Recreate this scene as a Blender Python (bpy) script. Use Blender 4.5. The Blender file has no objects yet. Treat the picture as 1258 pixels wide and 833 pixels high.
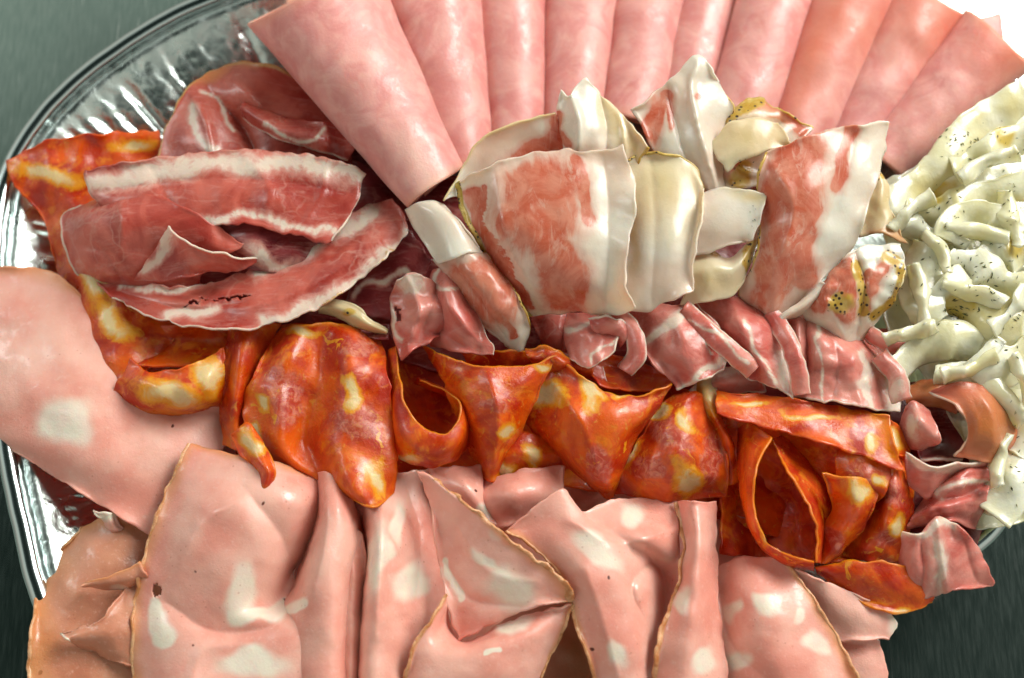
import bpy, math, random
import numpy as np
from mathutils import Vector, Matrix
R_ = math.radians
sc = bpy.context.scene
COL = sc.collection
# ---------------------------------------------------------------- camera
S = 0.00032            # metres per photograph pixel at the height of the pile
W, H = 1258, 833
TILT = R_(17.0); DIST = 0.45; Z0 = 0.038
cam_d = bpy.data.cameras.new('camera'); cam = bpy.data.objects.new('camera', cam_d); COL.objects.link(cam)
cam.location = (0, -DIST*math.sin(TILT), Z0 + DIST*math.cos(TILT)); cam.rotation_euler = (TILT, 0, 0)
HALF = (W*S/2)/DIST
cam_d.sensor_width = 36; cam_d.lens = 18/HALF
cam_d.clip_start = 0.01; cam_d.clip_end = 50
cam_d.dof.use_dof = True; cam_d.dof.focus_distance = DIST-0.018; cam_d.dof.aperture_fstop = 5.0
sc.camera = cam
CL = np.array(cam.location)
AX = np.array([1.,0,0]); AY = np.array([0, math.cos(TILT), math.sin(TILT)]); AZ = np.array([0, -math.sin(TILT)*-1, -math.cos(TILT)])
AZ = np.array([0, math.sin(TILT), -math.cos(TILT)])      # viewing direction
def P(x, y, h):
    """point of the pile seen at photograph pixel (x, y), h*0.32 mm above the counter"""
    x = np.asarray(x, float); y = np.asarray(y, float); z = np.asarray(h, float)*S
    dx = (x-W/2)/(W/2)*HALF; dy = -(y-H/2)/(W/2)*HALF
    d = dx[..., None]*AX + dy[..., None]*AY + AZ
    t = (z-CL[2])/d[..., 2]
    return CL + d*t[..., None]
# ---------------------------------------------------------------- world and lamps
wd = bpy.data.worlds.new('World'); sc.world = wd; wd.use_nodes = True
nt = wd.node_tree; nt.nodes.clear()
wo = nt.nodes.new('ShaderNodeOutputWorld'); bg = nt.nodes.new('ShaderNodeBackground')
tc = nt.nodes.new('ShaderNodeTexCoord'); nz = nt.nodes.new('ShaderNodeTexNoise'); rp = nt.nodes.new('ShaderNodeValToRGB')
sx = nt.nodes.new('ShaderNodeSeparateXYZ'); m1 = nt.nodes.new('ShaderNodeMath'); m1.operation = 'SUBTRACT'; m1.inputs[0].default_value = 1
m2 = nt.nodes.new('ShaderNodeMath'); m2.operation = 'MULTIPLY_ADD'; m2.inputs[1].default_value = 1.5; m2.inputs[2].default_value = .25
m3 = nt.nodes.new('ShaderNodeMath'); m3.operation = 'MULTIPLY'
nz.inputs['Scale'].default_value = 2.6; nz.inputs['Detail'].default_value = 2
e = rp.color_ramp.elements; e[0].position = .03; e[0].color = (.008,.018,.014,1); e[1].position = 1; e[1].color = (.45,.42,.36,1)
for ps, cl in ((.14, (.02,.035,.03,1)), (.25, (.76,.80,.70,1)), (.5, (.86,.80,.68,1))): k_ = e.new(ps); k_.color = cl
L_ = nt.links.new                                                   # a kitchen: dark straight above, paler walls all round
L_(tc.outputs['Generated'], nz.inputs['Vector']); L_(tc.outputs['Generated'], sx.inputs[0]); L_(sx.outputs[2], m1.inputs[1]); L_(nz.outputs[0], m2.inputs[0])
L_(m1.outputs[0], m3.inputs[0]); L_(m2.outputs[0], m3.inputs[1]); L_(m3.outputs[0], rp.inputs[0])
nt.links.new(rp.outputs[0], bg.inputs[0]); nt.links.new(bg.outputs[0], wo.inputs[0]); bg.inputs[1].default_value = .62
def area(name, loc, target, size, power, col, sy=None):
    l = bpy.data.lights.new(name, 'AREA'); l.energy = power; l.size = size; l.color = col
    if sy: l.shape = 'RECTANGLE'; l.size_y = sy
    o = bpy.data.objects.new(name, l); COL.objects.link(o); o.location = loc
    o.rotation_euler = (Vector(target)-Vector(loc)).to_track_quat('-Z', 'Y').to_euler(); return o
def mirror_point(px, py, dist):
    p = P(px, py, 0); d = p-CL; d /= np.linalg.norm(d); d[2] = -d[2]; return p + d*dist
def dirp(az, el, d): return (d*math.cos(R_(el))*math.cos(R_(az)), d*math.cos(R_(el))*math.sin(R_(az)), d*math.sin(R_(el)))
area('window_lamp', dirp(40, 38, 1.7), (0,0,.04), .95, 29, (1.0,.965,.90))
area('ceiling_lamp', mirror_point(1360, -90, 1.1), (0.02,0,.04), .26, 3, (.95,1,.97))
area('fill_lamp', dirp(158, 33, 1.2), (0,0,.04), .16, 2.2, (.95,1,.97), .6)  # added lamp without a known source: fill light and foil highlights
sc.view_settings.view_transform = 'Standard'; sc.view_settings.look = 'None'; sc.view_settings.exposure = .24; sc.view_settings.gamma = 1
# ---------------------------------------------------------------- noise and splines
def fld(x, y, seed, wl, n=7):
    rs = np.random.RandomState(seed); o = np.zeros_like(x)
    for _ in range(n):
        a = rs.uniform(0, 2*math.pi); w = wl*rs.uniform(.6, 1.7); ph = rs.uniform(0, 6.28)
        q = (x*math.cos(a)+y*math.sin(a))*2*math.pi/w
        o += np.cos(q+ph+1.3*np.sin((x*math.sin(a)-y*math.cos(a))*2*math.pi/(w*2.3)+ph*2))
    return o/math.sqrt(n)*1.2
def cr(pts, n, closed=False):
    """Catmull-Rom through pts (k, ...) sampled at n places"""
    p = np.asarray(pts, float); k = len(p)
    if closed:
        t = np.arange(n)/n*k; i = np.floor(t).astype(int); f = t-i
        g = lambda j: p[(i+j) % k]
    else:
        if k == 1: return np.repeat(p, n, 0)
        p = np.concatenate([[2*p[0]-p[1]], p, [2*p[-1]-p[-2]]]); t = np.linspace(0, k-1, n)
        i = np.minimum(np.floor(t).astype(int), k-2); f = t-i
        g = lambda j: p[i+1+j]
    f = f.reshape((-1,)+(1,)*(p.ndim-1)); a, b, c, d = g(-1), g(0), g(1), g(2)
    return .5*(2*b+(c-a)*f+(2*a-5*b+4*c-d)*f*f+(3*b-a-3*c+d)*f**3)
# ---------------------------------------------------------------- mesh helpers
def mesh_obj(name, V, F, mat, parent=None, attr=None, smooth=True):
    me = bpy.data.meshes.new(name)
    V = np.asarray(V, float)
    if isinstance(F, np.ndarray):
        me.vertices.add(len(V)); me.vertices.foreach_set('co', V.ravel())
        me.loops.add(F.size); me.loops.foreach_set('vertex_index', F.ravel().astype(np.int32))
        me.polygons.add(len(F)); me.polygons.foreach_set('loop_start', np.arange(0, F.size, F.shape[1], dtype=np.int32))
        me.update(calc_edges=True)
    else:
        me.from_pydata([tuple(v) for v in V], [], F)
    me.materials.append(mat)
    if smooth: me.polygons.foreach_set('use_smooth', np.ones(len(me.polygons), bool))
    if attr is not None:
        a = me.attributes.new('mask', 'FLOAT_COLOR', 'POINT'); c = np.ones((len(V), 4)); c[:, :3] = attr; a.data.foreach_set('color', c.ravel())
    me.validate(); me.update()
    o = bpy.data.objects.new(name, me); COL.objects.link(o)
    if parent: o.parent = parent
    return o
def tag(o, label=None, cat=None, group=None, kind=None):
    if label: o['label'] = label
    if cat: o['category'] = cat
    if group: o['group'] = group
    if kind: o['kind'] = kind
    return o
# ---------------------------------------------------------------- materials
class G:
    def __init__(s, name):
        s.m = bpy.data.materials.new(name); s.m.use_nodes = True; s.t = s.m.node_tree; s.t.nodes.clear()
        s.out = s.n('ShaderNodeOutputMaterial'); s.b = s.n('ShaderNodeBsdfPrincipled'); s.l(s.b.outputs[0], s.out.inputs[0])
        s.co = s.n('ShaderNodeTexCoord').outputs['Object']
        oi = s.n('ShaderNodeObjectInfo'); v = s.n('ShaderNodeVectorMath'); v.operation = 'SCALE'
        cmb = s.n('ShaderNodeCombineXYZ'); s.l(oi.outputs['Random'], cmb.inputs[0]); s.l(oi.outputs['Random'], cmb.inputs[1])
        s.l(cmb.outputs[0], v.inputs[0]); v.inputs['Scale'].default_value = 3.1; s.rnd = oi.outputs['Random']
        ad = s.n('ShaderNodeVectorMath'); s.l(s.co, ad.inputs[0]); s.l(v.outputs[0], ad.inputs[1]); s.v = ad.outputs[0]
    def n(s, k): return s.t.nodes.new(k)
    def l(s, a, b): s.t.links.new(a, b)
    def put(s, sock, val):
        if isinstance(val, bpy.types.NodeSocket): s.l(val, sock)
        elif isinstance(val, (tuple, list)) and len(val) == 3 and sock.type == 'RGBA': sock.default_value = (*val, 1)
        else: sock.default_value = val
    def mask(s):
        a = s.n('ShaderNodeAttribute'); a.attribute_name = 'mask'; p = s.n('ShaderNodeSeparateColor'); s.l(a.outputs['Color'], p.inputs[0]); return p.outputs
    def noise(s, scale, det=3, rough=.55, dist=0, vec=None):
        n = s.n('ShaderNodeTexNoise'); s.l(vec or s.v, n.inputs['Vector'])
        n.inputs['Scale'].default_value = scale; n.inputs['Detail'].default_value = det; n.inputs['Roughness'].default_value = rough; n.inputs['Distortion'].default_value = dist
        return n.outputs[0]
    def vor(s, scale, feat='F1', vec=None, rand=1):
        n = s.n('ShaderNodeTexVoronoi'); n.feature = feat; s.l(vec or s.v, n.inputs['Vector']); n.inputs['Scale'].default_value = scale; n.inputs['Randomness'].default_value = rand
        return n.outputs['Distance']
    def warp(s, amt, scale):
        n = s.n('ShaderNodeTexNoise'); s.l(s.v, n.inputs['Vector']); n.inputs['Scale'].default_value = scale; n.inputs['Detail'].default_value = 3
        a = s.n('ShaderNodeVectorMath'); a.operation = 'SUBTRACT'; s.l(n.outputs['Color'], a.inputs[0]); a.inputs[1].default_value = (.5,.5,.5)
        b = s.n('ShaderNodeVectorMath'); b.operation = 'SCALE'; s.l(a.outputs[0], b.inputs[0]); b.inputs['Scale'].default_value = amt
        c = s.n('ShaderNodeVectorMath'); s.l(s.v, c.inputs[0]); s.l(b.outputs[0], c.inputs[1]); return c.outputs[0]
    def math(s, op, a, b=0, c=0):
        n = s.n('ShaderNodeMath'); n.operation = op; s.put(n.inputs[0], a); s.put(n.inputs[1], b); s.put(n.inputs[2], c); return n.outputs[0]
    def step(s, x, lo, hi, o0=0, o1=1):
        n = s.n('ShaderNodeMapRange'); n.interpolation_type = 'SMOOTHSTEP'; s.put(n.inputs['Value'], x)
        n.inputs['From Min'].default_value = lo; n.inputs['From Max'].default_value = hi; n.inputs['To Min'].default_value = o0; n.inputs['To Max'].default_value = o1
        return n.outputs[0]
    def mix(s, f, a, b):
        n = s.n('ShaderNodeMix'); n.data_type = 'RGBA'; s.put(n.inputs[0], f); s.put(n.inputs[6], a); s.put(n.inputs[7], b); return n.outputs[2]
    def bump(s, h, dist, strength=1, prev=None):
        n = s.n('ShaderNodeBump'); s.put(n.inputs['Height'], h); n.inputs['Distance'].default_value = dist; n.inputs['Strength'].default_value = strength
        if prev: s.l(prev, n.inputs['Normal'])
        return n.outputs[0]
    def fin(s, col, rough=.35, sss=.5, rad=.003, nrm=None, coat=0, met=0, spec=.5, radc=(1,.35,.2), trans=0):
        b = s.b; s.put(b.inputs['Base Color'], col); s.put(b.inputs['Roughness'], rough); s.put(b.inputs['Metallic'], met)
        b.inputs['Subsurface Weight'].default_value = sss; b.inputs['Subsurface Radius'].default_value = radc; b.inputs['Subsurface Scale'].default_value = rad
        s.put(b.inputs['Coat Weight'], coat); b.inputs['Coat Roughness'].default_value = .2; b.inputs['Specular IOR Level'].default_value = spec
        if nrm: s.l(nrm, b.inputs['Normal'])
        if trans:
            tb = s.n('ShaderNodeBsdfTranslucent'); s.put(tb.inputs[0], col); mx = s.n('ShaderNodeMixShader'); mx.inputs[0].default_value = trans
            s.l(b.outputs[0], mx.inputs[1]); s.l(tb.outputs[0], mx.inputs[2]); s.l(mx.outputs[0], s.out.inputs[0])
        return s.m
def add(g, a, b): return g.math('ADD', a, b)
def mul(g, a, b): return g.math('MULTIPLY', a, b)
def m_ham():
    g = G('cooked_ham'); n = g.noise(55, 5, .6, 1.2); n2 = g.noise(190, 4)
    c = g.mix(g.step(n, .34, .66), (.64,.245,.225), (.74,.365,.325)); c = g.mix(g.step(n2, .48, .78, 0, .3), c, (.80,.54,.45))
    ln = g.vor(48, 'DISTANCE_TO_EDGE', g.warp(.018, 60)); ln = mul(g, g.step(ln, 0, .05, 1, 0), g.step(g.noise(25, 1), .55, .68, 0, .22))
    c = g.mix(ln, c, (.55,.16,.15)); m = g.mask(); c = g.mix(mul(g, m[2], .8), c, (.80,.40,.24))
    c = g.mix(mul(g, m[0], .55), c, (.84,.62,.52)); c = g.mix(mul(g, m[1], .75), c, (.66,.17,.08))
    wet = g.step(g.noise(45, 5, .75), .48, .60)
    nr = g.bump(g.noise(900, 3, .65), .00015, .8, g.bump(g.noise(200, 3, .5, 1.5), .00012, .7))
    return g.fin(c, g.step(wet, 0, 1, .48, .36), .55, .003, nr, mul(g, wet, .2))
def m_mort(smoked_shaded=False):
    g = G('smoked_shaded_mortadella' if smoked_shaded else 'mortadella'); m = g.mask(); n = g.noise(40, 4); w = g.warp(.006, 90)
    c = g.mix(g.step(n, .3, .7), *(((.50,.19,.11), (.62,.29,.18)) if smoked_shaded else ((.74,.29,.225), (.84,.46,.375))))  # darker copy: smoky tone plus painted-in shade of the low tray corner
    c = g.mix(g.step(g.noise(600, 2), .55, .8, 0, .3), c, (.86,.58,.5))
    f = add(g, m[0], mul(g, add(g, g.noise(60, 2), -.5), .25)); spot = g.step(g.vor(26, 'F1', w), .12, .06)
    spot = mul(g, spot, .5)
    fat = g.math('MAXIMUM', g.step(f, .26, .66), spot)
    c = g.mix(mul(g, fat, .8), c, g.mix(g.step(g.noise(120, 3), .4, .7), (.78,.77,.64), (.82,.70,.60)))
    dk = mul(g, g.step(g.vor(75, 'F1', w), .07, .045), g.step(g.noise(20, 1), .5, .55)); c = g.mix(dk, c, (.12,.03,.02))
    e = add(g, m[2], mul(g, add(g, g.noise(70, 3), -.5), .5)); c = g.mix(g.step(e, .15, 1.0, 0, .7), c, (.66,.27,.085))
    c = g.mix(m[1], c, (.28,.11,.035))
    wet = g.step(g.noise(60, 5, .75), .46, .60)
    nr = g.bump(g.noise(1000, 3, .65), .00016, .8, g.bump(g.noise(160, 3, .5, 1), .00014, .7))
    pore = mul(g, g.step(g.vor(330), .16, .09), g.step(g.noise(60, 2), .5, .6)); c = g.mix(mul(g, pore, .35), c, (.40,.12,.08))
    return g.fin(c, g.step(wet, 0, 1, .46, .30), .45, .002, nr, mul(g, wet, .5))
def m_pros(tone=1):
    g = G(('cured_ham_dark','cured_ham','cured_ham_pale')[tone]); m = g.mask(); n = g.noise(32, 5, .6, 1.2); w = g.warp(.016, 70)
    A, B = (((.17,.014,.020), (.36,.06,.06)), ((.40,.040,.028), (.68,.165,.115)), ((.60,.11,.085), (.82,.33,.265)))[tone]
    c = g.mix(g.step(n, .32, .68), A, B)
    v = g.vor(62, 'DISTANCE_TO_EDGE', w); v = mul(g, g.step(v, 0, .05, 1, 0), g.step(g.noise(30, 2), .46, .62)); c = g.mix(mul(g, v, .3), c, (.76,.44,.36))
    mp = g.n('ShaderNodeMapping'); g.l(g.v, mp.inputs[0]); mp.inputs['Scale'].default_value = (1, 4.5, 1); mp.inputs['Rotation'].default_value = (0, 0, .5)
    st = g.step(g.noise(75, 5, .62, 1.0, mp.outputs[0]), .50, .72, 0, .34); c = g.mix(st, c, (.76,.40,.34))
    f = add(g, m[0], mul(g, add(g, g.noise(110, 6, .68, 2.2), -.5), .85)); c = g.mix(g.step(f, .16, .55, 0, .7), c, (.76,.38,.31)); c = g.mix(g.step(f, .46, .80), c, (.85,.68,.57))
    e = add(g, m[2], mul(g, add(g, g.noise(120, 3), -.5), .5)); c = g.mix(g.step(e, .5, .8, 0, .85), c, (.66,.42,.16))
    c = g.mix(mul(g, m[1], .85), c, (.62,.23,.06))
    nr = g.bump(g.noise(800, 4, .65, 1), .00013, .8, g.bump(g.noise(180, 4, .55, 2.5), .00026, .8))
    return g.fin(c, g.step(g.noise(90, 3), .35, .7, .40, .24), .45, .002, nr, .4, trans=.18)
def m_panc():
    g = G('pancetta'); m = g.mask(); w = g.warp(.012, 110)
    base = g.mix(g.step(g.noise(30, 3), .35, .65), (.87,.67,.54), (.88,.81,.68))
    mp = g.n('ShaderNodeMapping'); g.l(g.v, mp.inputs[0]); mp.inputs['Scale'].default_value = (3.2, 1, 1); mp.inputs['Rotation'].default_value = (0, 0, -.25)
    nn = g.noise(48, 5, .62, 1.2, mp.outputs[0]); f = add(g, mul(g, m[1], 1.3), mul(g, add(g, nn, -.5), .62))
    meat = g.mix(g.step(g.noise(55, 5, .6, 1.6), .35, .68), (.60,.13,.065), (.76,.30,.20))
    sk = g.step(g.noise(70, 6, .68, 1.5, mp.outputs[0]), .52, .68, 0, .6); meat = g.mix(sk, meat, (.78,.48,.38))
    k = g.step(f, .34, .70); c = g.mix(k, base, meat)
    pk = g.step(f, .08, .45); c = g.mix(mul(g, mul(g, pk, .6), g.math('SUBTRACT', 1, k)), c, (.78,.46,.37))
    c = g.mix(mul(g, m[0], .85), c, (.78,.58,.28))
    y = add(g, m[2], mul(g, add(g, g.noise(150, 4), -.5), .6)); c = g.mix(g.step(y, .36, .66), c, g.mix(g.step(g.noise(200, 2), .35, .65), (.56,.34,.04), (.66,.47,.13)))
    pep = mul(g, g.step(g.vor(420), .30, .2), g.step(y, .35, .55)); c = g.mix(pep, c, (.05,.03,.015))
    nr = g.bump(g.noise(800, 3, .6), .00009, .8, g.bump(g.noise(160, 3, .5, 1), .00010, .7))
    return g.fin(c, g.step(g.noise(110, 3), .35, .7, .38, .2), .5, .003, nr, .45, radc=(1,.6,.4), trans=.18)
def m_chor():
    g = G('spicy_salami'); m = g.mask(); w = g.warp(.01, 120)
    n = g.noise(38, 4, .55, 1.6); c = g.mix(g.step(n, .34, .66), (.50,.024,.002), (.90,.135,.003))
    c = g.mix(g.step(g.noise(70, 5, .62, 1.6), .52, .70, 0, .75), c, (.90,.25,.006))
    mm = add(g, m[1], mul(g, add(g, g.noise(120, 4, .6, 1), -.5), .7)); meat = g.mix(g.step(g.noise(260, 5, .65, 1), .4, .66), (.46,.05,.035), (.74,.28,.20)); c = g.mix(g.step(mm, .42, .66, 0, .75), c, meat)
    gr = g.step(g.noise(150, 5, .7, 2), .58, .68, 0, .65); c = g.mix(gr, c, (.86,.36,.05))
    f = add(g, m[0], mul(g, add(g, g.noise(120, 5, .65, 1.5), -.5), .8))
    f2 = g.step(g.noise(75, 3, .55, .8, w), .675, .72, 0, .45); f = g.math('MAXIMUM', f, f2)
    c = g.mix(g.step(f, .20, .50), c, (.92,.36,.012)); c = g.mix(g.step(f, .46, .78), c, (.90,.64,.32))
    c = g.mix(g.step(m[2], .3, .9, 0, .7), c, (.86,.27,.006))
    nr = g.bump(g.noise(900, 4, .65), .00022, .9, g.bump(g.noise(180, 4, .55, 2), .00028, .8))
    return g.fin(c, g.step(g.noise(120, 4), .38, .66, .5, .26), .5, .003, nr, g.step(g.noise(140, 4), .42, .62, 0, .7), radc=(1,.35,.06), trans=.2)
def m_lard():
    g = G('white_lard'); m = g.mask(); n = g.noise(45, 4)
    c = g.mix(g.step(n, .35, .65), (.82,.78,.50), (.86,.86,.68)); c = g.mix(g.step(g.noise(30, 2), .54, .68, 0, .6), c, (.66,.56,.20))
    y = add(g, m[2], mul(g, add(g, g.noise(80, 4), -.5), .7)); c = g.mix(g.step(y, .35, .7), c, (.60,.46,.10))
    hb = mul(g, g.step(g.vor(150, 'F1', g.warp(.008, 400)), .10, .06), g.step(add(g, g.noise(35, 2), mul(g, m[1], .3)), .58, .68)); c = g.mix(mul(g, hb, .8), c, (.12,.14,.05))
    nr = g.bump(g.noise(700, 3, .6), .00015, .8, g.bump(g.noise(170, 3, .55, 1), .00035, .7))
    return g.fin(c, .2, .5, .003, nr, .8, radc=(1,.8,.5), trans=.15)
def m_rind(name, a, b, pep=False):
    g = G(name); c = g.mix(g.step(g.noise(260, 4), .35, .65), a, b)
    if pep: c = g.mix(g.step(g.vor(520), .33, .22), c, (.04,.03,.015))
    return g.fin(c, .4, .3, .001, g.bump(g.noise(900, 3), .0004, .9), .3)
def m_foil(rim=False):
    g = G('rolled_aluminium' if rim else 'aluminium_foil'); w = g.noise(30, 4, .6, 2)
    if rim: return g.fin((.60,.70,.71), .17, 0, .001, g.bump(g.noise(60, 2), .0003, .4), 0, 1)
    r = g.step(g.noise(60, 3), .3, .7, .24, .38)
    nr = g.bump(g.noise(80, 3, .55, 2.0), .0007, .6, g.bump(g.noise(420, 3), .0002, .5))
    return g.fin((.62,.72,.70), r, 0, .001, nr, 0, 1)
def m_counter():
    g = G('brushed_steel'); mp = g.n('ShaderNodeMapping'); g.l(g.co, mp.inputs[0]); mp.inputs['Rotation'].default_value = (0,0,R_(28)); mp.inputs['Scale'].default_value = (30, 3, 1)
    br = g.noise(28, 5, .65, 0, mp.outputs[0]); mp2 = g.n('ShaderNodeMapping'); g.l(g.co, mp2.inputs[0]); mp2.inputs['Rotation'].default_value = (0,0,R_(-50)); mp2.inputs['Scale'].default_value = (40, 1, 1)
    sc2 = g.step(g.noise(14, 4, .75, 0, mp2.outputs[0]), .62, .69)
    c = g.mix(g.step(br, .3, .7), (.26,.36,.33), (.38,.48,.445)); c = g.mix(mul(g, sc2, .7), c, (.9,.95,.93)); c = g.mix(g.step(g.noise(9, 5), .5, .7, 0, .35), c, (.25,.31,.29))
    return g.fin(c, g.step(br, .3, .7, .12, .17), 0, .001, g.bump(br, .00003, .3), 0, .95)
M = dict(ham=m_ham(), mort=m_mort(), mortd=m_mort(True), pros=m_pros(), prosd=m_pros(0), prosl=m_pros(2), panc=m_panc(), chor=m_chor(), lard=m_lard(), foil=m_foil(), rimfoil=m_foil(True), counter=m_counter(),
         rind=m_rind('mortadella_rind', (.52,.20,.06), (.74,.42,.22)), prind=m_rind('peppered_rind', (.42,.27,.03), (.66,.50,.14), True))
# ---------------------------------------------------------------- slices
def blob(X, Y, spec):
    k = spec[0]
    if k.endswith('L'):
        pts = cr(np.array(spec[1], float), 24); w = spec[2]
        d = np.full(X.shape, 1e9)
        for p in pts: d = np.minimum(d, np.hypot(X-p[0], Y-p[1]))
        d /= w
    else:
        _, cx, cy, rx, ry, *a = spec; a = R_(a[0]) if a else 0
        u = (X-cx)*math.cos(a)+(Y-cy)*math.sin(a); v = -(X-cx)*math.sin(a)+(Y-cy)*math.cos(a); d = np.hypot(u/rx, v/ry)
    return {'F':0,'M':1,'Y':2}[k[0]], np.clip(1-.5*d, 0, 1)
SEED = [10]
def sheet(name, label, cat, mat, rows, paint=(), rind=None, th=.7, wr=(2.2, 38), group=None, holes=(), jag=1.6, parent=None, edge=None, step=3.0, rw=2.4, rmat='rind', pleat=None, crease=(), lift=6.5):
    """a thin slice: rows of (x, y, h) control points, smooth both ways; rind: sides 't','b','l','r' that carry a rind"""
    SEED[0] += 1; sd = SEED[0]
    L = max(np.sum(np.hypot(*np.diff(np.array(r, float)[:, :2], axis=0).T)+np.abs(np.diff(np.array(r, float)[:, 2]))) for r in rows)
    m = max(len(r) for r in rows); C = np.array([[np.array(c[0::len(r)-1 if 0 else 1]) for c in r] if len(r) == m else cr(r, m) for r in rows], float)
    LV = max(np.sum(np.linalg.norm(np.diff(C[:, j], axis=0), axis=1)) for j in range(m))
    nu = int(np.clip(L/step, 12, 220)); nv = int(np.clip(LV/step, 12, 220))
    A = cr(C, nv); A = cr(np.swapaxes(A, 0, 1), nu); A = np.swapaxes(A, 0, 1)      # nv x nu x 3
    X0, Y0 = A[..., 0].copy(), A[..., 1].copy()
    uu = np.linspace(0, 1, nu)[None, :]+0*X0; vv = np.linspace(0, 1, nv)[:, None]+0*X0
    a, wl = wr
    a *= .40; A[..., 2] += a*fld(X0, Y0, sd, wl*1.4)+a*.10*fld(X0, Y0, sd+500, wl*.4)
    for cp, cw, ch in crease:
        d_ = np.full(X0.shape, 1e9); cc = cr(np.array(cp, float), 60)
        for k_, p_ in enumerate(cc): d_ = np.minimum(d_, np.hypot(X0-p_[0], Y0-p_[1])+12*max(0, abs(k_/59-.5)*2-.6))
        A[..., 2] += ch*np.exp(-np.sqrt(d_*d_+2)/cw)
    if pleat:
        pa, pn, pd = pleat; q_ = 6.283*(pn*(uu if pd == 'u' else vv)+.35*(vv if pd == 'u' else uu)+.06*fld(X0, Y0, sd+70, 40))+sd; A[..., 2] += pa*(np.sin(q_)+.35*np.sin(2*q_+1))
    dE = np.minimum(np.minimum(uu, 1-uu)*L, np.minimum(vv, 1-vv)*LV)
    ew = np.exp(-dE/7)
    A[..., 2] += lift*np.exp(-dE/9)*(.45+.75*fld(X0, Y0, sd+77, 90))
    A[..., 0] += .45*jag*(.35+ew)*fld(X0, Y0, sd+900, 30)+.16*jag*ew*fld(X0, Y0, sd+901, 11)
    A[..., 1] += .45*jag*(.35+ew)*fld(X0, Y0, sd+1900, 30)+.16*jag*ew*fld(X0, Y0, sd+1901, 11)
    V = P(A[..., 0], A[..., 1], A[..., 2])
    mk = np.zeros((nv, nu, 3))
    Xw = X0+4*fld(X0, Y0, sd+61, 60)+.7*fld(X0, Y0, sd+62, 18); Yw = Y0+4*fld(X0, Y0, sd+63, 60)+.7*fld(X0, Y0, sd+64, 18)
    for sp in paint:
        c, f = blob(Xw, Yw, sp); mk[..., c] = np.maximum(mk[..., c], f)
    sides = {'l': uu*L, 'r': (1-uu)*L, 't': vv*LV, 'b': (1-vv)*LV}
    for s_, (ch, w) in (edge or {}).items():
        c = {'F':0,'M':1,'Y':2}[ch]; mk[..., c] = np.maximum(mk[..., c], np.clip(1-sides[s_]/w*.5, 0, 1))
    idx = np.arange(nv*nu).reshape(nv, nu)
    F = np.stack([idx[:-1, :-1], idx[:-1, 1:], idx[1:, 1:], idx[1:, :-1]], -1).reshape(-1, 4)
    if holes:
        fx = X0.ravel()[F].mean(1); fy = Y0.ravel()[F].mean(1); keep = np.ones(len(F), bool)
        for h in holes:
            _, f = blob(fx+1.5*fld(fx, fy, sd+7, 9), fy+1.5*fld(fx, fy, sd+8, 9), ('F',)+tuple(h)); keep &= f < .5
        F = F[keep]
    root = None
    if rind and parent is None:
        root = bpy.data.objects.new(name, None); COL.objects.link(root); c0 = V.reshape(-1, 3).mean(0); c0[2] = V[..., 2].min(); root.location = c0
        V = V-c0; tag(root, label, cat, group); parent = root
    o = mesh_obj('meat' if root else name, V.reshape(-1, 3), F, M[mat], parent, mk.reshape(-1, 3))
    md = o.modifiers.new('thickness', 'SOLIDIFY'); md.thickness = th/1000; md.offset = 0; md.use_even_offset = False
    if parent is None: tag(o, label, cat, group)
    if rind:
        nrm = np.cross(np.gradient(V, axis=1), np.gradient(V, axis=0)); nrm /= np.linalg.norm(nrm, axis=2, keepdims=True)+1e-12
        for s_ in rind:
            q, nn, inn = {'l': (V[:, 0], nrm[:, 0], V[:, 1]), 'r': (V[:, -1], nrm[:, -1], V[:, -2]), 't': (V[0], nrm[0], V[1]), 'b': (V[-1], nrm[-1], V[-2])}[s_]
            sid = inn-q; sid /= np.linalg.norm(sid, axis=1, keepdims=True)+1e-12
            k = 8; rs = np.random.RandomState(sd); n_ = len(q); VV = []
            wv = rw*S*(1+.14*np.convolve(rs.randn(n_+8), np.ones(9)/3, 'valid')[:n_])
            for j in range(k):
                t = 2*math.pi*j/k; VV.append(q+sid*(math.cos(t)*np.clip(wv, .3*rw*S, 2*rw*S))[:, None]+nn*(math.sin(t)*th*.00085*(1+.07*rs.randn(n_)))[:, None])
            VV = np.stack(VV, 1); ii = np.arange(n_*k).reshape(n_, k)
            FF = np.stack([ii[:-1], np.roll(ii, -1, 1)[:-1], np.roll(ii, -1, 1)[1:], ii[1:]], -1).reshape(-1, 4)
            mesh_obj('rind', VV.reshape(-1, 3), FF, M[rmat], root)
    return root or o
# ================================================================ the setting
def counter():
    s = .9
    o = mesh_obj('counter', [(-s,-s,0),(s,-s,0),(s,s,0),(-s,s,0)], [[0,1,2,3]], M['counter'], smooth=False)
    tag(o, kind='structure')
counter()
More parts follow.
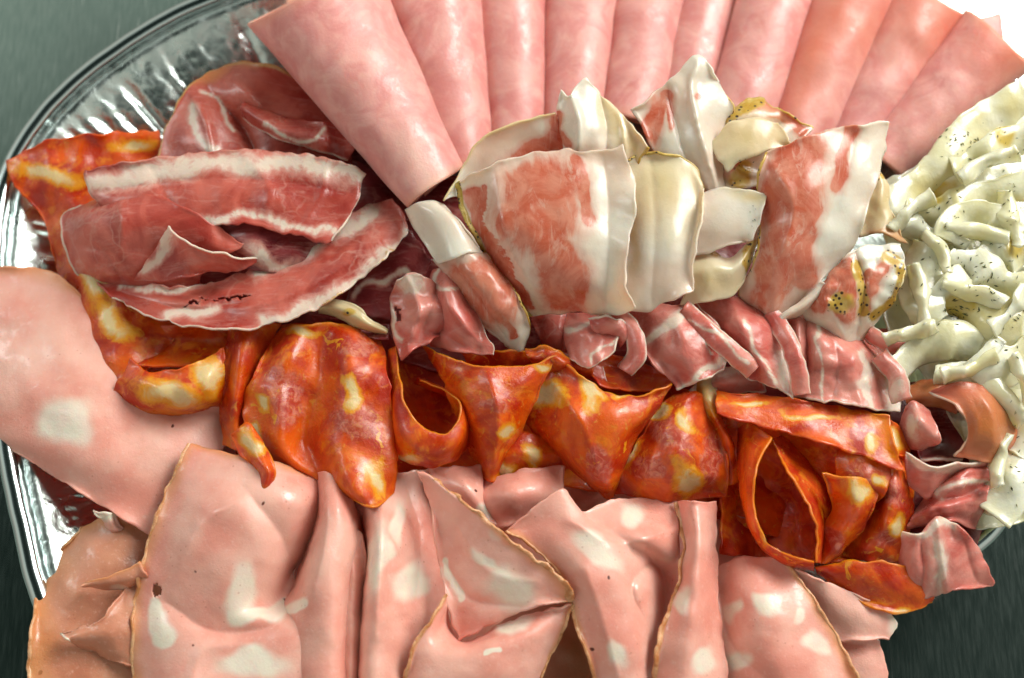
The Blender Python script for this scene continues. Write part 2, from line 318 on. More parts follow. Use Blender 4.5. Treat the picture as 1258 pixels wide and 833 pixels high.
# ================================================================ the foil tray
def tray():
    rim = [(-22,330),(-6,215),(52,122),(140,48),(240,-8),(400,-60),(650,-95),(950,-70),(1100,-22),(1195,30),(1290,150),(1325,320),(1300,520),(1236,650),(1165,700),(1060,745),(930,820),(760,900),(500,950),(250,930),(95,850),(38,745),(11,640),(-9,540),(-20,430)]
    n = 1400
    c = cr([(x, y) for x, y in rim], n, True); c = P(c[:, 0], c[:, 1], 80)[:, :2]
    for _ in range(60): c = (np.roll(c, 1, 0)+np.roll(c, -1, 0)+2*c)/4
    t = np.roll(c, -1, 0)-np.roll(c, 1, 0); t /= np.linalg.norm(t, axis=1, keepdims=True)
    nin = np.stack([t[:, 1], -t[:, 0]], 1)
    ctr = c.mean(0)
    if np.sum(nin*(ctr-c)) < 0: nin = -nin
    root = bpy.data.objects.new('foil_tray', None); COL.objects.link(root); root.location = (ctr[0], ctr[1], 0)
    tag(root, 'large oval aluminium foil tray with fluted wall under the sliced meats', 'tray')
    s = np.arange(n)/n*2*math.pi
    def ring(prof, flute, name):
        V = []
        for (off, h) in prof:
            w = flute(h); o_ = off*S+w[0]; V.append(np.column_stack([c+nin*o_[:, None]-np.array([ctr[0], ctr[1]]), h*S+w[1]]))
        V = np.stack(V, 0); m = len(prof); i = np.arange(m*n).reshape(m, n); j = np.roll(i, -1, 1)
        F = np.stack([i[:-1], j[:-1], j[1:], i[1:]], -1).reshape(-1, 4)
        if m > 25: V[..., 2] += .0002*np.clip(np.arange(m)/8, 0, 1)[:, None]*(fld(V[..., 0]/S, V[..., 1]/S, 77, 34)+.5*fld(V[..., 0]/S, V[..., 1]/S, 78, 14))
        return mesh_obj(name, V.reshape(-1, 3), F, M['foil'], root)
    z = np.zeros(n)
    wob = sum(np.sin(s*k+k*k)*(.5/k**.4) for k in (9, 23, 41, 67))*.0004
    prof = [(0+9*math.cos(a), 80+9*math.sin(a)) for a in np.linspace(R_(-230), R_(95), 18)][::-1]
    prof = [(11-11*math.cos(a), 73+9*math.sin(a)) for a in np.linspace(R_(-80), R_(200), 20)]
    ring(prof, lambda h: (wob, z), 'rim').data.materials[0] = M['rimfoil']
    pr = [(20.5,70),(23,68.5),(27,69),(31,70),(36,70.5),(40,68)]+[(40+u*105, 68-60*u**.85) for u in np.linspace(.04, 1, 34)]+[(152,5),(165,4)]
    rs = np.random.RandomState(5)
    fl = np.zeros(n)
    for k in range(170):
        p = rs.uniform(0, 2*math.pi); wv = rs.uniform(.010, .024); d = np.abs((s-p+math.pi) % (2*math.pi)-math.pi); fl += rs.choice([.35, .7, 1.5], p=[.45, .35, .2])*np.exp(-(d/wv)**2)
    def flute(h):
        k = np.clip((70-h)/14, 0, 1)*np.clip((h)/12, 0, 1)
        return (wob+fl*.0030*k, -fl*.0034*k+z)
    ring(pr, flute, 'fluted_wall')
    V = [(0,0,.0016)]; F = []
    q = c+nin*(158*S)-ctr
    V = np.vstack([[[0,0,.0016]], np.column_stack([q, np.full(n, .0016)])]); F = np.array([[0, 1+i, 1+(i+1) % n] for i in range(n)])
    mesh_obj('base', V, F, M['foil'], root)
tray()
# ================================================================ cooked ham rolls
def roll(label, p0, p1, r0, r1, flat=1.0, turns=1.35, a0=250, dirn=1, warm=0, paint=()):
    SEED[0] += 1; sd = SEED[0]; p0 = np.array(p0, float); p1 = np.array(p1, float)
    d = p1[:2]-p0[:2]; L = np.linalg.norm(d); d /= L; nrm = np.array([d[1], -d[0]])
    nl = int(L/3.5); na = 170
    t = np.linspace(0, 1, nl)[:, None]; th = np.linspace(0, 1, na)[None, :]
    ang = R_(a0)+dirn*th*turns*2*math.pi
    r = (r0+(r1-r0)*t)*(1-.11*(1-th)*turns*.8 if False else 1-.10*th*turns)
    ph = .015*fld(t*L+0*th, th*300+0*t, sd, 120)
    r = r*(1+ph)
    endw = 3.0*np.sin(ang*1+sd)+2*np.sin(ang*2.3+sd)
    s_ = t*L+endw*(2*t-1)
    x = p0[0]+d[0]*s_+nrm[0]*r*np.cos(ang); y = p0[1]+d[1]*s_+nrm[1]*r*np.cos(ang)
    h = p0[2]+(p1[2]-p0[2])*t+r*np.sin(ang)*flat
    h = h+.7*fld(x, y, sd+3, 60)
    mk = np.zeros((nl, na, 3)); e = np.minimum(t, 1-t)*L+0*th; mk[..., 2] = np.clip(1-np.minimum(e, (th)*turns*6*r0)/14, 0, 1)*.55
    for sp in paint:
        c, f = blob(x, y, sp); mk[..., c] = np.maximum(mk[..., c], f)
    V = P(x, y, h); idx = np.arange(nl*na).reshape(nl, na); F = np.stack([idx[:-1, :-1], idx[:-1, 1:], idx[1:, 1:], idx[1:, :-1]], -1).reshape(-1, 4)
    o = mesh_obj('ham_roll', V.reshape(-1, 3), F, M['ham'], None, mk.reshape(-1, 3)); md = o.modifiers.new('thickness', 'SOLIDIFY'); md.thickness = .0012; md.offset = 0
    tag(o, label, 'ham roll', 'rolled slices of cooked ham fanned along the far side')
roll('largest pink cooked ham roll, leftmost of the fan, pointing at the pancetta', (378,-12,150), (533,230,150), 92, 43, paint=[('F',510,195,14,40,-30)])
roll('second pink ham roll from the left, half under the largest roll', (514,-40,112), (570,205,114), 76, 37)
roll('third ham roll from the left, narrow and straight, above the pancetta', (620,-40,84), (632,180,96), 54, 35)
roll('fourth ham roll from the left, behind the pancetta tip', (714,-40,66), (699,160,82), 53, 38)
roll('fifth ham roll from the left, left of the tall white pancetta flap', (802,-40,54), (774,145,70), 49, 41)
roll('sixth ham roll from the left, the narrowest visible strip of the fan', (874,-40,44), (838,140,58), 41, 39)
roll('seventh ham roll from the left, between the narrowest one and the orange tinted one', (964,-40,62), (902,165,72), 51, 44)
roll('eighth ham roll from the left, orange tinted, its open end near the frame top', (1056,-30,62), (972,185,62), 57, 40, paint=[('M',1000,60,30,110,20),('M',1040,20,60,50)])
roll('ninth ham roll from the left, second from the right end of the fan', (1142,-4,56), (1040,180,46), 56, 38, paint=[('M',1150,20,50,60)])
roll('rightmost ham roll, lying against the white lard slices', (1227,46,72), (1085,196,60), 57, 34, paint=[('M',1240,60,40,40)])
sheet('ham_slice', 'small corner of a pink ham slice sticking out behind the rightmost ham roll', 'ham slice', 'ham', [[(1185,40,70),(1205,25,80),(1228,17,80)],[(1190,60,70),(1210,50,80),(1232,50,78)],[(1200,80,60),(1215,80,65),(1235,80,60)]])
# ================================================================ hidden heap (slices that show only in the gaps)
UG = 'slices at the bottom of the heap'
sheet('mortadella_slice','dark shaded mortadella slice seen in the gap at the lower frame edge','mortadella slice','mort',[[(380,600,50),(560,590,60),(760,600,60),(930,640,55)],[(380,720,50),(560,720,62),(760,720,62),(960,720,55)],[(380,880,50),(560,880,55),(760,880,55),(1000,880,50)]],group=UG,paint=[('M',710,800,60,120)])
sheet('salami_slice','dark red salami slice seen through the round salami loops','salami slice','chor',[[(260,400,45),(450,400,60),(650,420,70),(880,470,60),(1080,480,60)],[(270,470,50),(450,500,60),(650,520,75),(880,560,60),(1100,580,50)],[(290,560,45),(450,590,50),(650,590,60),(880,640,60),(1060,690,50)]],group=UG,wr=(4,50))
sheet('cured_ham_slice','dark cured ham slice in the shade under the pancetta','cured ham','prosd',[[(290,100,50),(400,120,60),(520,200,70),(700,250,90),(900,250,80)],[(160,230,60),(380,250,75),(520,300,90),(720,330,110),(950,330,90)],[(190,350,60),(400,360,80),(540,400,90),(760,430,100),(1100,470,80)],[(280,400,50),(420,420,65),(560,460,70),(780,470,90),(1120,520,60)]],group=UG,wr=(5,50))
# ================================================================ cured ham, left rosette
CG = 'folded slices of cured ham'
sheet('cured_ham_slice','crumpled dark red cured ham behind the white striped one, next to the foil','cured ham','pros',
 [[(278,80,112),(318,76,122),(360,92,118),(405,130,96),(445,170,90)],[(232,104,112),(285,112,130),(335,122,122),(385,138,112),(435,165,100)],[(212,136,108),(255,142,126),(303,150,116),(350,160,116),(425,175,112)],[(200,168,100),(240,174,126),(290,180,118),(345,188,112),(430,192,112)],[(190,200,96),(250,205,118),(300,205,124),(360,205,116),(440,212,112)]],
 paint=[('FL',[(236,128),(244,160),(268,192)],5),('FL',[(250,112),(278,142),(290,165)],3),('ML',[(240,95),(280,80),(320,78)],7)],edge={'t':('Y',6),'l':('Y',5)},wr=(2.5,40),group=CG,lift=4,
 crease=[([(236,115),(255,155),(262,200)],7,10),([(255,110),(300,160),(320,205)],8,-16),([(290,100),(330,140),(400,160)],7,9)])
sheet('cured_ham_slice','small curled dark lip of cured ham right beside the largest ham roll','cured ham','pros',
 [[(300,122,124),(345,142,138),(395,150,142),(432,150,138)],[(296,132,134),(340,156,150),(390,166,156),(436,180,146)],[(300,146,120),(338,170,138),(380,182,142),(428,198,136)]],paint=[('FL',[(330,160),(380,172),(402,158)],3)],edge={'b':('F',2.5)},group=CG,wr=(2,34),crease=[([(395,145),(402,165),(398,190)],6,9)])
sheet('cured_ham_slice','cured ham flap with a long white fat stripe along its straight upper edge','cured ham','pros',
 [[(106,208,150),(180,196,158),(290,184,160),(360,188,160),(420,198,158),(448,212,156)],[(108,232,150),(185,220,160),(290,212,164),(365,220,164),(425,232,160),(442,238,158)],[(130,256,152),(200,246,160),(290,240,164),(365,250,162),(415,260,158),(430,266,156)],[(180,282,142),(240,282,154),(300,276,158),(355,288,156),(395,298,154),(408,294,152)]],
 paint=[('FL',[(112,232),(180,212),(250,203),(320,200),(390,205),(445,216)],14),('FL',[(215,280),(260,268),(310,264),(360,276),(410,292)],6)],jag=2.4,wr=(3,46),group=CG,edge={'r':('F',4)},
 crease=[([(112,238),(200,226),(300,220),(430,236)],8,-5),([(300,190),(330,230),(325,270)],7,4),([(180,200),(200,230),(215,270)],6,-4),([(400,200),(395,240),(370,280)],5,5)])
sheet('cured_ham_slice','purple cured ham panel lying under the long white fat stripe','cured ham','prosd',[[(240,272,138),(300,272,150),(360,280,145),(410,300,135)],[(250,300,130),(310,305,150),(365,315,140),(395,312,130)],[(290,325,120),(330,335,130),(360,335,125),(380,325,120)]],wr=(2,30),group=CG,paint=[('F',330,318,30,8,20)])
sheet('cured_ham_slice','rounded bright red cured ham lobe at the far left of the rosette','cured ham','pros',
 [[(98,252,115),(140,238,140),(190,240,160),(240,262,162),(300,300,150)],[(76,268,98),(110,264,140),(165,268,168),(225,285,160),(280,312,150)],[(78,300,92),(108,300,132),(150,305,150),(200,315,135),(255,325,125)],[(92,332,85),(118,330,115),(150,335,125),(195,342,110),(245,345,100)],[(112,350,78),(135,354,85),(165,356,90),(205,356,95),(250,352,90)]],
 edge={'l':('F',3.5),'b':('F',2)},wr=(2.5,36),group=CG, crease=[([(95,300),(130,310),(150,345)],8,-8),([(150,250),(150,290),(140,335)],7,7)])
sheet('cured_ham_slice','pale pink triangular fold in the middle of the rosette','cured ham','pros',
 [[(208,276,186),(214,285,188),(235,300,180),(290,316,158),(325,318,140)],[(195,300,165),(212,305,165),(235,318,168),(265,325,155),(300,330,135)],[(165,345,125),(195,345,135),(225,342,145),(255,335,135),(275,335,120)]],
 paint=[('FL',[(210,275),(204,295),(180,335)],9)],edge={'t':('F',3)},wr=(1.8,26),group=CG)
sheet('cured_ham_slice','broad curved cured ham band along the near edge of the rosette with fat rim','cured ham','pros',
 [[(108,338,80),(180,350,100),(250,350,108),(318,326,118),(378,292,128),(432,262,138),(482,244,130)],[(120,350,92),(190,366,116),(262,366,128),(335,345,138),(395,316,144),(450,282,148),(494,258,138)],[(130,358,100),(200,382,124),(278,388,136),(355,370,146),(415,340,150),(465,302,150),(500,272,138)],[(138,366,104),(206,395,128),(290,405,144),(368,388,152),(428,354,156),(476,314,152),(501,286,140)]],
 paint=[('FL',[(325,332),(370,304),(420,282),(455,262)],12),('FL',[(205,392),(235,388),(258,380)],8),('FL',[(322,396),(380,380),(430,350),(480,310),(500,284)],10),('FL',[(150,352),(230,350),(262,346)],5),('YL',[(395,378),(450,342),(499,290)],3)],
 holes=[(238,372,17,2.0,-18),(285,366,24,1.7,-6)],jag=2,wr=(2.5,40),group=CG,step=1.6,edge={'b':('F',2)},
 crease=[([(200,372),(300,378),(380,352),(470,296)],7,5),([(330,345),(400,315),(450,280)],7,-7),([(150,360),(230,380),(300,372)],6,-6)])
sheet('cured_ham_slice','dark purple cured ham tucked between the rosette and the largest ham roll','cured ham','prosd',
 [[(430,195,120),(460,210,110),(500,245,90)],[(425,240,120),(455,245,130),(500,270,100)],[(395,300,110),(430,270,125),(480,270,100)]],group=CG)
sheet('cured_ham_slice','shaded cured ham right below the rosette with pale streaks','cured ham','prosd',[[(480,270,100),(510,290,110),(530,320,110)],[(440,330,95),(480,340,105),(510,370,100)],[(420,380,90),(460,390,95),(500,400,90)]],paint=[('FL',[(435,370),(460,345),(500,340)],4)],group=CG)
sheet('fat_strip','narrow twisted strip of yellow fat below the rosette','fat strip','panc',[[(388,370,118),(410,368,130),(440,376,132),(455,392,130),(476,405,120)],[(390,378,128),(412,378,140),(435,388,140),(452,398,138),(475,408,124)],[(392,384,112),(410,388,118),(432,400,118),(450,406,118),(474,411,112)]],paint=[('Y',430,385,6,6)]+[('FL',[(390,376),(476,408)],40)],wr=(1.5,20),jag=1)
# ================================================================ salami (chorizo) slices
SG = 'spicy orange salami slices twisted across the middle'
sheet('salami_slice','long orange salami slice hanging down the left of the cured ham rosette','salami slice','chor',
 [[(10,198,92),(55,174,104),(125,164,108),(197,160,98)],[(16,226,82),(62,206,104),(120,200,100),(205,196,82)],[(48,262,72),(78,254,92),(120,250,95),(200,260,75)],[(64,310,66),(96,308,90),(140,310,92),(200,320,70)],[(82,372,66),(120,370,95),(165,370,92),(225,385,66)],[(100,430,68),(136,425,98),(180,415,90),(222,402,70)],[(130,488,66),(150,472,94),(185,452,88),(205,438,70)]],
 paint=[('F',62,215,34,11,12),('F',165,178,24,8,-10),('F',140,395,24,13,35),('F',120,350,14,20)],wr=(4,34),group=SG)
sheet('salami_slice','folded salami lip with cream fat patch above the left mortadella slice','salami slice','chor',
 [[(160,440,112),(182,456,124),(222,452,130),(252,440,130),(276,425,118)],[(152,460,112),(182,476,132),(222,476,140),(252,466,138),(276,455,122)],[(140,478,95),(175,495,118),(218,498,125),(250,492,122),(274,484,106)],[(138,492,78),(175,506,88),(215,510,92),(245,505,90),(272,498,80)]],
 paint=[('F',205,484,36,14,6),('F',258,462,13,22),('Y',210,508,60,6)],wr=(3,26),group=SG)
sheet('salami_slice','dark inner face of the folded left salami','salami slice','chor',[[(195,400,85),(240,398,90),(285,400,90)],[(185,425,75),(235,420,72),(282,425,75)],[(170,450,90),(230,450,88),(278,445,90)]],group=SG)
sheet('salami_slice','narrow upright salami fold left of the widest salami slice','salami slice','chor',
 [[(282,402,100),(302,398,128),(345,396,100)],[(275,450,92),(294,445,132),(325,440,100)],[(271,500,85),(288,500,122),(308,500,92)],[(274,548,76),(290,552,98),(306,548,80)]],wr=(3,30),group=SG, crease=[([(372,410),(375,480),(372,560)],7,-14),([(425,410),(430,500),(445,600)],7,8)])
sheet('salami_slice','widest salami slice, wavy with a purple centre and a blunt tip pointing down','salami slice','chor',
 [[(346,402,108),(368,399,128),(396,396,126),(432,402,128),(468,420,104)],[(316,450,118),(350,446,142),(392,446,124),(430,440,152),(478,465,136)],[(300,492,116),(342,492,140),(386,492,116),(424,490,150),(483,510,134)],[(304,532,112),(342,540,130),(382,550,112),(424,552,148),(487,560,130)],[(328,562,100),(360,572,118),(398,588,118),(434,600,156),(486,592,120)],[(350,572,92),(378,580,98),(420,607,118),(459,624,142),(484,606,120)]],
 paint=[('M',352,490,20,38,-10),('M',436,520,26,30),('F',322,495,7,16,-25),('F',372,404,16,6),('F',436,484,9,13),('FL',[(310,530),(325,560)],7),('F',462,590,10,22),('M',440,425,22,15)],edge={'b':('Y',6),'t':('Y',4)},wr=(4.2,30),group=SG)
sheet('salami_slice','hooked yellow salami tail resting on the big mortadella slice','salami slice','chor',
 [[(284,534,120),(305,520,142),(328,552,134)],[(292,556,130),(318,560,152),(338,572,146)],[(316,578,142),(328,582,156),(337,588,148)],[(317,606,148),(321,609,150),(328,604,148)]],paint=[('F',312,548,8,14,-30)],edge={'r':('Y',8),'b':('Y',14)},wr=(2,20),jag=1,group=SG)
sheet('salami_slice','salami slice curled into a round cup with a dark hollow','salami slice','chor',
 [[(487,425,126),(491,465,142),(500,500,152),(520,524,158),(546,533,156),(563,515,150),(564,494,142),(545,480,130),(515,468,118)],
  [(479,430,116),(483,480,134),(489,525,146),(512,552,152),(548,556,150),(572,528,140),(569,496,120),(545,478,104),(512,464,100)],
  [(477,440,90),(479,500,100),(483,548,108),(506,570,114),(545,572,112),(574,548,96),(569,505,80),(540,485,70),(508,470,80)]],
 edge={'t':('Y',3)},paint=[('F',500,562,14,6)],wr=(2.2,36),group=SG,jag=1.2)
sheet('salami_slice','triangular salami flap with an open mouth right of the round cup','salami slice','chor',
 [[(518,423,128),(556,441,148),(600,450,158),(645,449,158),(684,436,148)],[(540,460,120),(572,478,152),(608,482,164),(640,478,158),(668,470,136)],[(556,500,108),(584,515,146),(610,520,156),(632,515,146),(650,508,122)],[(572,545,96),(592,555,124),(608,558,130),(622,552,120),(636,540,104)],[(594,584,84),(599,590,92),(604,592,95),(610,588,92),(618,576,86)]],
 paint=[('F',626,528,7,11,30),('F',668,450,9,4),('M',605,500,14,9)],edge={'t':('Y',3)},wr=(2.8,32),group=SG, crease=[([(600,460),(612,510),(605,570)],8,8)])
sheet('salami_slice','salami scrap peeking out below the triangular flap with an orange frilled hem','salami slice','chor',
 [[(606,556,92),(635,530,104),(690,545,92)],[(590,580,95),(640,556,120),(694,560,96)],[(598,598,84),(642,582,96),(695,572,82)]],paint=[('F',650,556,8,14),('F',612,575,16,9)],edge={'b':('Y',6)},wr=(3,20),group=SG)
sheet('salami_slice','dark inner wall of the open salami pocket below the middle cured ham','salami slice','chor',[[(700,430,110),(770,440,110),(826,462,122)],[(716,450,118),(770,455,105),(826,468,126)],[(738,474,138),(780,482,120),(826,472,136)]],group=SG)
sheet('salami_slice','salami pocket with large cream fat patches at the centre of the row','salami slice','chor',
 [[(682,438,136),(716,462,146),(750,483,154),(790,485,154),(826,470,140)],[(660,480,112),(705,500,158),(748,512,166),(785,510,158),(812,496,134)],[(645,516,98),(690,535,142),(738,552,156),(768,540,150),(792,522,126)],[(686,562,88),(716,580,120),(744,590,128),(762,575,124),(780,545,112)],[(736,606,82),(742,611,90),(748,613,92),(754,608,90),(762,590,88)]],
 paint=[('F',672,485,16,13,-30),('F',725,478,12,18),('F',732,478,16,5,30),('F',765,485,10,4),('M',735,570,16,22)],edge={'t':('Y',3)},wr=(3,34),group=SG, crease=[([(680,470),(715,520),(740,590)],9,8)])
sheet('salami_slice','purple marbled salami slice with yellow fat right of the pocket','salami slice','chor',
 [[(812,494,122),(842,482,142),(870,486,122)],[(790,530,118),(838,530,160),(886,536,120)],[(766,570,106),(830,575,156),(896,580,108)],[(742,604,82),(820,616,104),(894,609,80)]],
 paint=[('M',825,535,22,30,-20),('M',800,575,20,16),('M',870,565,16,34),('F',848,516,8,15,-30),('F',776,555,10,15,30),('F',842,590,16,18),('F',810,506,14,6)],wr=(3.2,26),group=SG, crease=[([(845,490),(810,540),(790,600)],8,7)])
sheet('salami_slice','thin orange salami edge with a white upper end, right of the purple marbled one','salami slice','chor',
 [[(848,468,118),(862,462,128),(880,462,120)],[(866,505,124),(876,505,138),(884,508,124)],[(884,545,120),(894,545,134),(902,550,116)],[(888,595,84),(900,595,92),(908,590,84)]],paint=[('F',874,475,14,26)],wr=(2,24),group=SG)
sheet('salami_slice','straight salami strap crossing the right hand salami cluster','salami slice','chor',
 [[(878,481,136),(950,487,142),(1030,499,146),(1092,510,146)],[(879,494,146),(950,506,154),(1030,522,158),(1098,540,156)],[(880,508,148),(950,528,158),(1030,550,164),(1112,582,160)]],
 paint=[('F',1000,510,30,4,8),('F',920,498,22,3,8),('F',1068,545,10,8),('YL',[(1080,512),(1105,560)],14)],wr=(2.2,40),group=SG)
sheet('salami_slice','tall pointed salami loop around a dark hollow, right of the purple marbled slice','salami slice','chor',
 [[(948,538,150),(930,575,162),(926,622,168),(940,662,166),(968,682,158),(1000,690,148)],[(930,524,134),(918,570,150),(917,622,154),(932,664,150),(964,690,144),(1000,697,138)],[(908,512,108),(906,570,112),(912,620,112),(930,666,110),(962,694,110),(1000,702,112)]],
 paint=[('F',938,655,6,14,-20)],edge={'t':('Y',3)},wr=(2,30),jag=1,group=SG)
sheet('salami_slice','leaning inner salami wall on the right side of the tall loop','salami slice','chor',
 [[(946,538,146),(964,572,158),(988,612,166),(1003,650,164),(1002,692,144)],[(962,535,122),(985,568,124),(1008,602,124),(1012,650,120),(1006,692,122)],[(985,540,95),(1010,570,90),(1030,610,88),(1020,650,84),(1008,690,98)]],edge={'t':('Y',4)},wr=(2,30),group=SG)
sheet('salami_slice','glossy salami backing behind the petals of the right cluster','salami slice','chor',
 [[(896,500,128),(960,515,142),(1040,540,150),(1112,562,142)],[(888,550,90),(940,560,84),(1040,580,132),(1115,600,118)],[(886,610,70),(945,610,50),(1030,620,104),(1115,640,100)],[(885,680,78),(950,690,60),(1040,690,90),(1100,690,80)]],paint=[('F',1055,565,14,10)],wr=(4,34),group=SG)
sheet('salami_slice','cup shaped salami petal with yellow fat, between tall loop and cured ham','salami slice','chor',
 [[(1010,582,152),(1046,586,168),(1084,590,152)],[(1022,618,134),(1052,622,160),(1074,624,138)],[(1010,654,120),(1036,655,144),(1058,652,124)],[(1003,690,112),(1014,692,120),(1030,684,112)]],paint=[('F',1058,600,12,14),('M',1025,660,12,16)],edge={'t':('Y',4),'l':('Y',4)},wr=(2.6,28),group=SG)
sheet('salami_slice','lumpy salami slice at the right end beside the pale cured ham','salami slice','chor',
 [[(1065,508,132),(1096,516,146),(1116,548,120)],[(1076,560,124),(1100,572,156),(1123,592,112)],[(1068,620,112),(1096,630,150),(1120,640,104)],[(1030,684,92),(1068,690,116),(1108,692,90)]],paint=[('F',1095,540,10,14),('M',1095,600,16,22),('F',1100,645,9,12),('M',1090,665,18,14)],wr=(4,22),group=SG)
sheet('salami_slice','leaf shaped salami end hanging over the tray rim at lower right','salami slice','chor',
 [[(1002,698,112),(1042,690,130),(1090,690,134),(1128,706,122),(1147,733,108)],[(1004,702,114),(1050,712,126),(1096,720,128),(1130,726,120),(1148,736,108)],[(1006,706,104),(1050,736,104),(1094,754,104),(1128,748,104),(1145,740,104)]],edge={'t':('Y',4),'b':('Y',4)},wr=(2,30),group=SG,paint=[('F',1104,756,8,6)])
# ================================================================ mortadella
MG = 'mortadella slices along the near side'
sheet('mortadella_slice','plain mortadella slice at the left frame edge with one big lard spot','mortadella slice','mort',
 [[(-50,330,70),(20,328,80),(75,340,84),(130,400,66)],[(-50,400,74),(40,400,96),(105,432,96),(220,460,60)],[(-50,470,76),(50,480,106),(130,510,108),(290,495,66),],[(-40,520,72),(60,545,104),(145,575,112),(270,560,78)],[(-20,532,66),(62,582,86),(125,622,94),(192,662,90)]],
 paint=[('F',82,518,32,26),('F',20,600,3,3)],wr=(2.4,60),group=MG,edge={'t':('Y',16)},jag=1)
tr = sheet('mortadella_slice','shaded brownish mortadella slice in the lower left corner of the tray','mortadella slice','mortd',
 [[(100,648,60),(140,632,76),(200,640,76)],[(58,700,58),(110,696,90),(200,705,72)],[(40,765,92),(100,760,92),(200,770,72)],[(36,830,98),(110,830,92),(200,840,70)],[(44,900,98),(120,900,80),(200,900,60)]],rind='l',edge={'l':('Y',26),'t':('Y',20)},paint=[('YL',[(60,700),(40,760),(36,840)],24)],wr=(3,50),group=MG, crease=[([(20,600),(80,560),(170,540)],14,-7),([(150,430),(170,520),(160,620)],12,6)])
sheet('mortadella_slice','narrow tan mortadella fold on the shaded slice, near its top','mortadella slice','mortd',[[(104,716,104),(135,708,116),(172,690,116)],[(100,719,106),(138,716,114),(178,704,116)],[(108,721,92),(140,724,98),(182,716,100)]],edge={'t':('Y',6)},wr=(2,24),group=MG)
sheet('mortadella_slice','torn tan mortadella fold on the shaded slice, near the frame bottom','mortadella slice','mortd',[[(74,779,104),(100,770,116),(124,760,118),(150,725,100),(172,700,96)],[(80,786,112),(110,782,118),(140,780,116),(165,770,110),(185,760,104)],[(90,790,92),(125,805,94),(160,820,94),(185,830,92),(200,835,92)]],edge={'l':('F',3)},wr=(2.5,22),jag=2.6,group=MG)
sheet('mortadella_slice','tiny torn mortadella scrap under the left mortadella slice','mortadella slice','mort',[[(118,624,84),(128,628,92),(140,632,86)],[(122,636,88),(134,640,94),(146,644,86)],[(132,648,80),(142,652,84),(152,652,78)]],wr=(3,10),jag=3,paint=[('F',128,632,14,10)],group=MG)
sheet('mortadella_slice','largest mortadella slice, with a thin rind down its left and white lard spots','mortadella slice','mort',
 [[(232,545,112),(280,556,128),(335,568,132),(380,582,112),(420,590,92)],[(206,600,112),(258,610,146),(318,616,158),(366,622,138),(402,626,86)],[(184,662,108),(240,672,146),(300,682,152),(345,688,122),(382,670,72)],[(170,715,106),(208,728,128),(275,738,138),(330,742,108),(362,712,76)],[(163,775,106),(215,782,132),(285,780,132),(345,770,142),(400,780,130)],[(164,850,100),(220,860,130),(300,870,140),(360,870,140),(430,870,120)]],
 paint=[('F',298,725,17,34,8),('FL',[(290,755),(320,758),(350,745)],9),('FL',[(190,745),(197,770),(208,785)],9),('F',310,815,42,16),('FL',[(192,738),(192,742)],1)],holes=[(193,725,6,9),(353,740,3,5)],edge={'l':('Y',18),'t':('Y',8)},rind='l',wr=(2.6,70),group=MG,rw=2.6, crease=[([(222,690),(252,640),(300,612)],16,8),([(205,740),(260,775),(330,770),(372,738)],18,-11),([(300,600),(345,660),(365,720)],16,-10),([(230,860),(250,800),(300,790)],14,8)])
sheet('mortadella_slice','upright mortadella fold beside the largest slice, bright along its crest','mortadella slice','mort',
 [[(384,584,88),(400,580,128),(424,600,130),(446,640,84)],[(384,645,70),(398,635,140),(424,650,150),(450,690,88)],[(362,716,72),(382,702,144),(415,712,156),(446,740,90)],[(345,755,100),(376,760,146),(412,776,156),(440,790,94)],[(345,870,100),(380,870,146),(412,870,150),(434,870,94)]],paint=[('F',330,820,20,16),('FL',[(345,752),(372,735)],6)],wr=(2,50),group=MG, crease=[([(400,600),(402,660),(385,730)],10,8)])
sheet('mortadella_slice','long vertical mortadella fold with soft lard spots, below the salami tip','mortadella slice','mort',
 [[(430,600,74),(452,592,104),(490,582,104),(528,576,80)],[(446,670,80),(464,664,152),(502,658,122),(545,670,66)],[(441,730,80),(459,720,158),(500,718,124),(558,722,58)],[(434,790,84),(454,782,154),(490,776,136),(532,770,76)],[(430,870,84),(452,870,152),(482,870,134),(512,870,84)]],
 paint=[('F',463,690,11,38,8),('F',487,640,9,26,8),('F',505,715,18,20)],wr=(2.4,50),group=MG, crease=[([(470,600),(468,680),(462,780)],10,8),([(500,600),(515,660),(510,740)],10,-10)])
sheet('mortadella_slice','small pink mortadella panel behind the pointed brown edged slice','mortadella slice','mort',[[(524,574,98),(560,574,104),(592,572,98)],[(540,605,100),(572,600,120),(596,610,104)],[(560,640,90),(595,640,104),(620,650,92)]],group=MG,paint=[('F',590,630,8,10)])
sheet('mortadella_slice','pointed mortadella slice with a thick brown rind slanting down to the right','mortadella slice','mort',
 [[(514,578,142),(518,579,142),(522,580,142),(526,584,142)],[(528,620,126),(545,618,140),(565,622,156),(588,632,166)],[(537,680,122),(565,668,132),(600,672,152),(645,678,168)],[(548,735,116),(585,720,136),(640,708,156),(692,714,168)],[(563,788,104),(610,765,134),(660,745,150),(702,738,152)]],
 paint=[('F',628,724,28,24,20),('FL',[(545,690),(562,725)],5),('F',595,690,20,7,40)],rind='r',edge={'r':('Y',22)},wr=(2.6,40),rw=5.5,group=MG, crease=[([(545,690),(580,735),(640,745)],10,-8),([(560,640),(600,700),(660,715)],14,6)])
